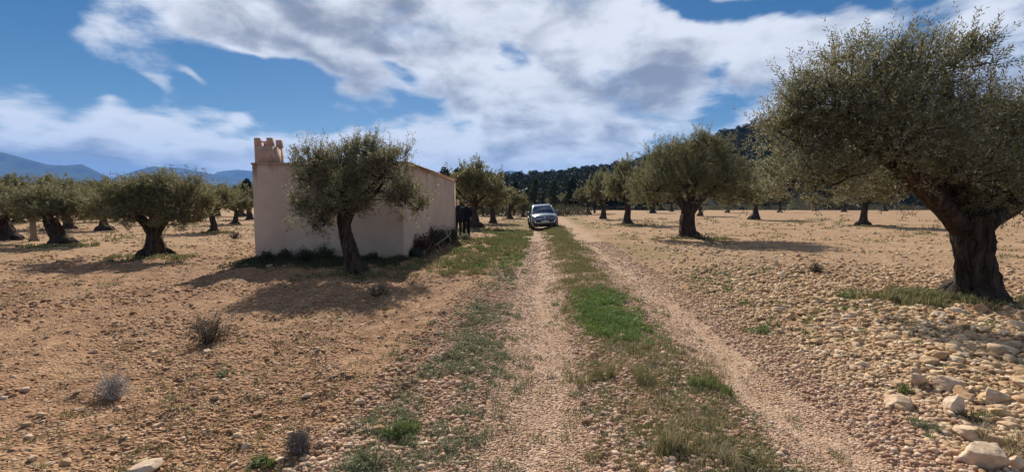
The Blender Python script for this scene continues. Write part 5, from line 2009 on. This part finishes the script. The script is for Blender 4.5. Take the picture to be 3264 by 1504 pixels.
    bush(750, 766, 46, 26, None, 'small dry bush on the bare ground left of the hut corner', 3, leaves=300, leafmat='grass_dry', stems=40, L=.03)
    bush(1205, 945, 90, 40, None, 'low dark dry bush in the shadow of the leaning olive', 4, leaves=500, leafmat='grass_dry', stems=60, L=.02)
    bush(955, 1440, 62, 62, None, 'compact bluish grey tuft among pebbles on the left verge', 5, leaves=2200, leafmat='lav', wood='grey_twig', name='grey_bush', L=.016)
    bush(2600, 888, 60, 40, None, 'small brown bush in the rubble left of the largest olive', 6, leaves=500, leafmat='shrub_dark', stems=50, L=.02)
    bush(2240, 765, 60, 22, None, 'thin brown brush right of the foot of the broad domed olive', 16, leaves=300, leafmat='grass_dry', stems=40, L=.03)
    clump(2130, 1455, 120, 180, 'grass_dry', 'tall wispy grass tuft in the near middle strip', 21, 170, .0030, lean=.45)
    clump(2110, 1450, 90, 130, 'grass_dull', 'dark green rush like tuft at the foot of the tall wispy tuft', 22, 140, .004, lean=.4)
    clump(1910, 1215, 110, 85, 'grass_dull', 'upright dull tuft at the left edge of the middle strip', 23, 260, .004)
    clump(2040, 1235, 120, 90, 'grass_dull', 'feathery dull tuft in the centre of the middle strip', 24, 260, .004)
    clump(2250, 1235, 130, 80, 'grass_mid', 'dark green bushy tuft at the right edge of the middle strip', 25, 420, .005)
    clump(2270, 1205, 60, 50, 'grass_dull', 'yellowish tuft beside the dark green bushy tuft', 26, 160, .004)
    clump(2260, 1470, 300, 100, 'grass_dry', 'broad heap of dry grass at the bottom of the middle strip', 27, 240, .0036, lean=.9)
    clump(2420, 1490, 160, 90, 'grass_dull', 'low dull tuft right of the broad dry heap', 28, 300, .004, lean=.9)
    clump(1280, 1375, 150, 70, 'grass_mid', 'round fresh green weed clump on the left verge', 29, 420, .006, lean=1.0)
    clump(1175, 1490, 140, 90, 'weed', 'grey green weed clump at the bottom of the left verge', 30, 300, .007, lean=1.0)
    clump(845, 1470, 110, 50, 'grass_mid', 'small bright weed at the bottom edge left of the verge', 31, 200, .008, lean=1.1)
    clump(2695, 970, 70, 50, 'grass_mid', 'bright yellow green seedling in the rubble left of the big trunk', 32, 180, .009, lean=1.0)
    clump(2430, 1062, 110, 36, 'grass_mid', 'flat patch of yellow green weed at the edge of the rubble', 33, 320, .008, lean=1.3)
    clump(2880, 1250, 60, 50, 'grass_mid', 'small green sprout between the pale rocks', 34, 140, .007, lean=.9)
    clump(2950, 1365, 110, 50, 'weed', 'green weed below the flat topped rock', 35, 220, .007, lean=1.1)
    clump(3120, 1340, 120, 60, 'grass_dull', 'yellow green weed right of the humped rock', 36, 240, .005, lean=.9)
    clump(3215, 1420, 160, 90, 'grass_dry', 'grey dry bush behind the largest boulder', 37, 420, .004, lean=.8)
    clump(722, 1200, 50, 28, 'weed', 'small leafy rosette on the soil left of the verge', 38, 120, .010, lean=1.2)
    clump(2480, 1040, 50, 40, 'grass_dull', 'yellow weed standing in the rubble above the flat patch', 39, 120, .007)
    clump(1230, 990, 30, 26, 'grass_dull', 'yellowish tuft on the soil below the olive shadow', 40, 90, .006)
    clump(1556, 1000, 60, 30, 'weed', 'grey weed tuft on the bare left edge of the track', 41, 120, .007, lean=1.1)

    # dark shrubs and the brush pile against the side wall
    def shrub(u, v, Y, w, h, mat, label, seed, n=3500, L=.05, name='shrub', cat='shrub', wood='twig'):
        g = np.random.default_rng(seed)
        p = P(u, v, Y)
        x, y = p[0], Y
        z = Hs(x, y)
        root = thing(name, label, cat, (x, y, z))
        mb = MB()
        pts = []
        for i in range(26):
            a = g.uniform(0, 2 * PI)
            e = g.uniform(.2, 1)
            tip = np.array([math.cos(a) * w * e, math.sin(a) * w * e, h * g.uniform(.5, 1) * math.sqrt(1.1 - e * e)])
            mb.tube(smooth_path([(0, 0, -.03), tip * .5 + g.normal(0, .05, 3), tip], 5), np.linspace(.014, .004, 5), 4, False)
            pts.append(tip)
        mb.build('stems', M[wood], root)
        pts = np.array(pts)
        c = pts[g.integers(0, len(pts), n)] * g.uniform(.45, 1.05, n)[:, None] + g.normal(0, .12 * h, (n, 3))
        c[:, 2] = np.maximum(c[:, 2], .01)
        V = leaf_quads(c, norm(g.normal(size=(n, 3)) + [0, 0, .4]), L * g.uniform(.6, 1.4, n), L * .4 * g.uniform(.6, 1.3, n), g)
        mesh_np('leaves', V, [quads_for(n)], M[mat], root)
        return root
    shrub(1385, 790, 16.6, .50, .85, 'shrub_dark', 'dark leafy shrub against the side wall of the hut', 50, 5200)
    shrub(1425, 775, 18.2, .45, .75, 'shrub_dark', 'smaller dark shrub behind the grey dead branch', 51, 3200)
    shrub(1350, 812, 14.5, .50, .62, 'shrub_red', 'heap of cut branches with reddish dead leaves by the hut corner', 52, 3200, .06, 'brush_pile', 'brush pile', 'grey_twig')
    shrub(1318, 822, 13.9, .30, .34, 'shrub_dark', 'low dark weedy shrub at the near corner of the side wall', 53, 1400)
    shrub(1482, 765, 19.8, .32, .30, 'weed', 'grey green shrub in front of the feet of the two men', 54, 1800)
    shrub(1446, 765, 20.6, .28, .50, 'scrub', 'round brownish shrub at the far corner of the hut', 55, 1800)
    for i, (u, v, Y, w, h) in enumerate([(850, 805, 13.25, .28, .30), (905, 805, 13.2, .30, .30), (975, 800, 13.1, .34, .42), (1035, 800, 13.1, .36, .46), (1190, 815, 12.95, .28, .25)]):
        shrub(u, v, Y, w, h, 'shrub_dark', ['low dark shrub at the left front corner of the hut', 'low dark shrub second from the left front corner of the hut', 'dark shrub at the middle of the hut front', 'taller dark shrub at the hut front just left of the leaning trunk', 'low dark shrub at the hut front right of the leaning trunk'][i], 60 + i, 1500, .045)
    # grey dead branch sticking out of the pile
    p = P(1405, 772, 16.6)
    x, y = p[0], 16.0
    root = thing('dead_branch', 'bleached grey dead branch sticking up from the shrubs by the hut', 'dead branch', (x, y, Hs(x, y)))
    kx = y / F_PX

    def q(u, v, dy=0):
        pp = P(u, v, y + dy)
        return (pp[0] - x, dy, pp[2] - Hs(x, y))
    mb = MB()
    for pts, r in [([(1360, 800, .1), (1400, 772, 0), (1425, 755, -.05), (1436, 745, 0)], .022), ([(1434, 748, 0), (1436, 735, 0), (1438, 722, .05)], .014), ([(1425, 756, 0), (1424, 744, .05), (1421, 738, 0)], .014), ([(1428, 752, 0), (1437, 764, -.05), (1434, 774, 0)], .013),
                   ([(1438, 730, 0), (1432, 724, 0)], .008), ([(1437, 733, 0), (1444, 727, .05)], .008), ([(1395, 776, 0), (1402, 790, -.15), (1412, 798, -.2)], .014), ([(1375, 790, 0), (1352, 796, -.2), (1325, 800, -.3)], .013),
                   ([(1372, 782, 0), (1390, 796, -.25), (1398, 800, -.3)], .016), ([(1430, 776, -.1), (1438, 786, -.15), (1440, 798, -.2)], .010)]:
        mb.tube(smooth_path([q(*pp) for pp in pts], 8), np.linspace(r, r * .6, 8), 6)
    mb.build('branches', M['grey_twig'], root, True)


build_grass()

# ------------------------------------------------------------------ cable far over the left grove
mbc = MB()
a_, b_ = P(-200, 410, 70), P(900, 560, 95)
tt = np.linspace(0, 1, 30)[:, None]
pth = a_ + (b_ - a_) * tt + np.array([0, 0, -1.0]) * (4 * tt * (1 - tt)) * 0.9
mbc.tube(pth, np.full(30, .009), 5)
tag(mbc.build('power_cable', flat('cable', (0.16, 0.16, 0.17), 0.6)), 'thin power cable crossing the sky above the left grove', 'cable')

# ------------------------------------------------------------------ haze


def build_haze():
    m = bpy.data.materials.new('haze_air')
    m.use_nodes = True
    t = m.node_tree
    t.nodes.clear()
    out = t.nodes.new('ShaderNodeOutputMaterial')
    v = t.nodes.new('ShaderNodeVolumePrincipled')
    v.inputs['Color'].default_value = (0.20, 0.46, 1.0, 1)
    v.inputs['Density'].default_value = 1.0e-4
    v.inputs['Anisotropy'].default_value = 0.0
    t.links.new(v.outputs[0], out.inputs['Volume'])
    mb = MB()
    mb.box(0, 0, 360, 19200, 19200, 722)
    o = mb.build('haze', m)
    tag(o, kind='stuff')
    o['label'] = 'thin bluish haze in the air before the mountains'


build_haze()
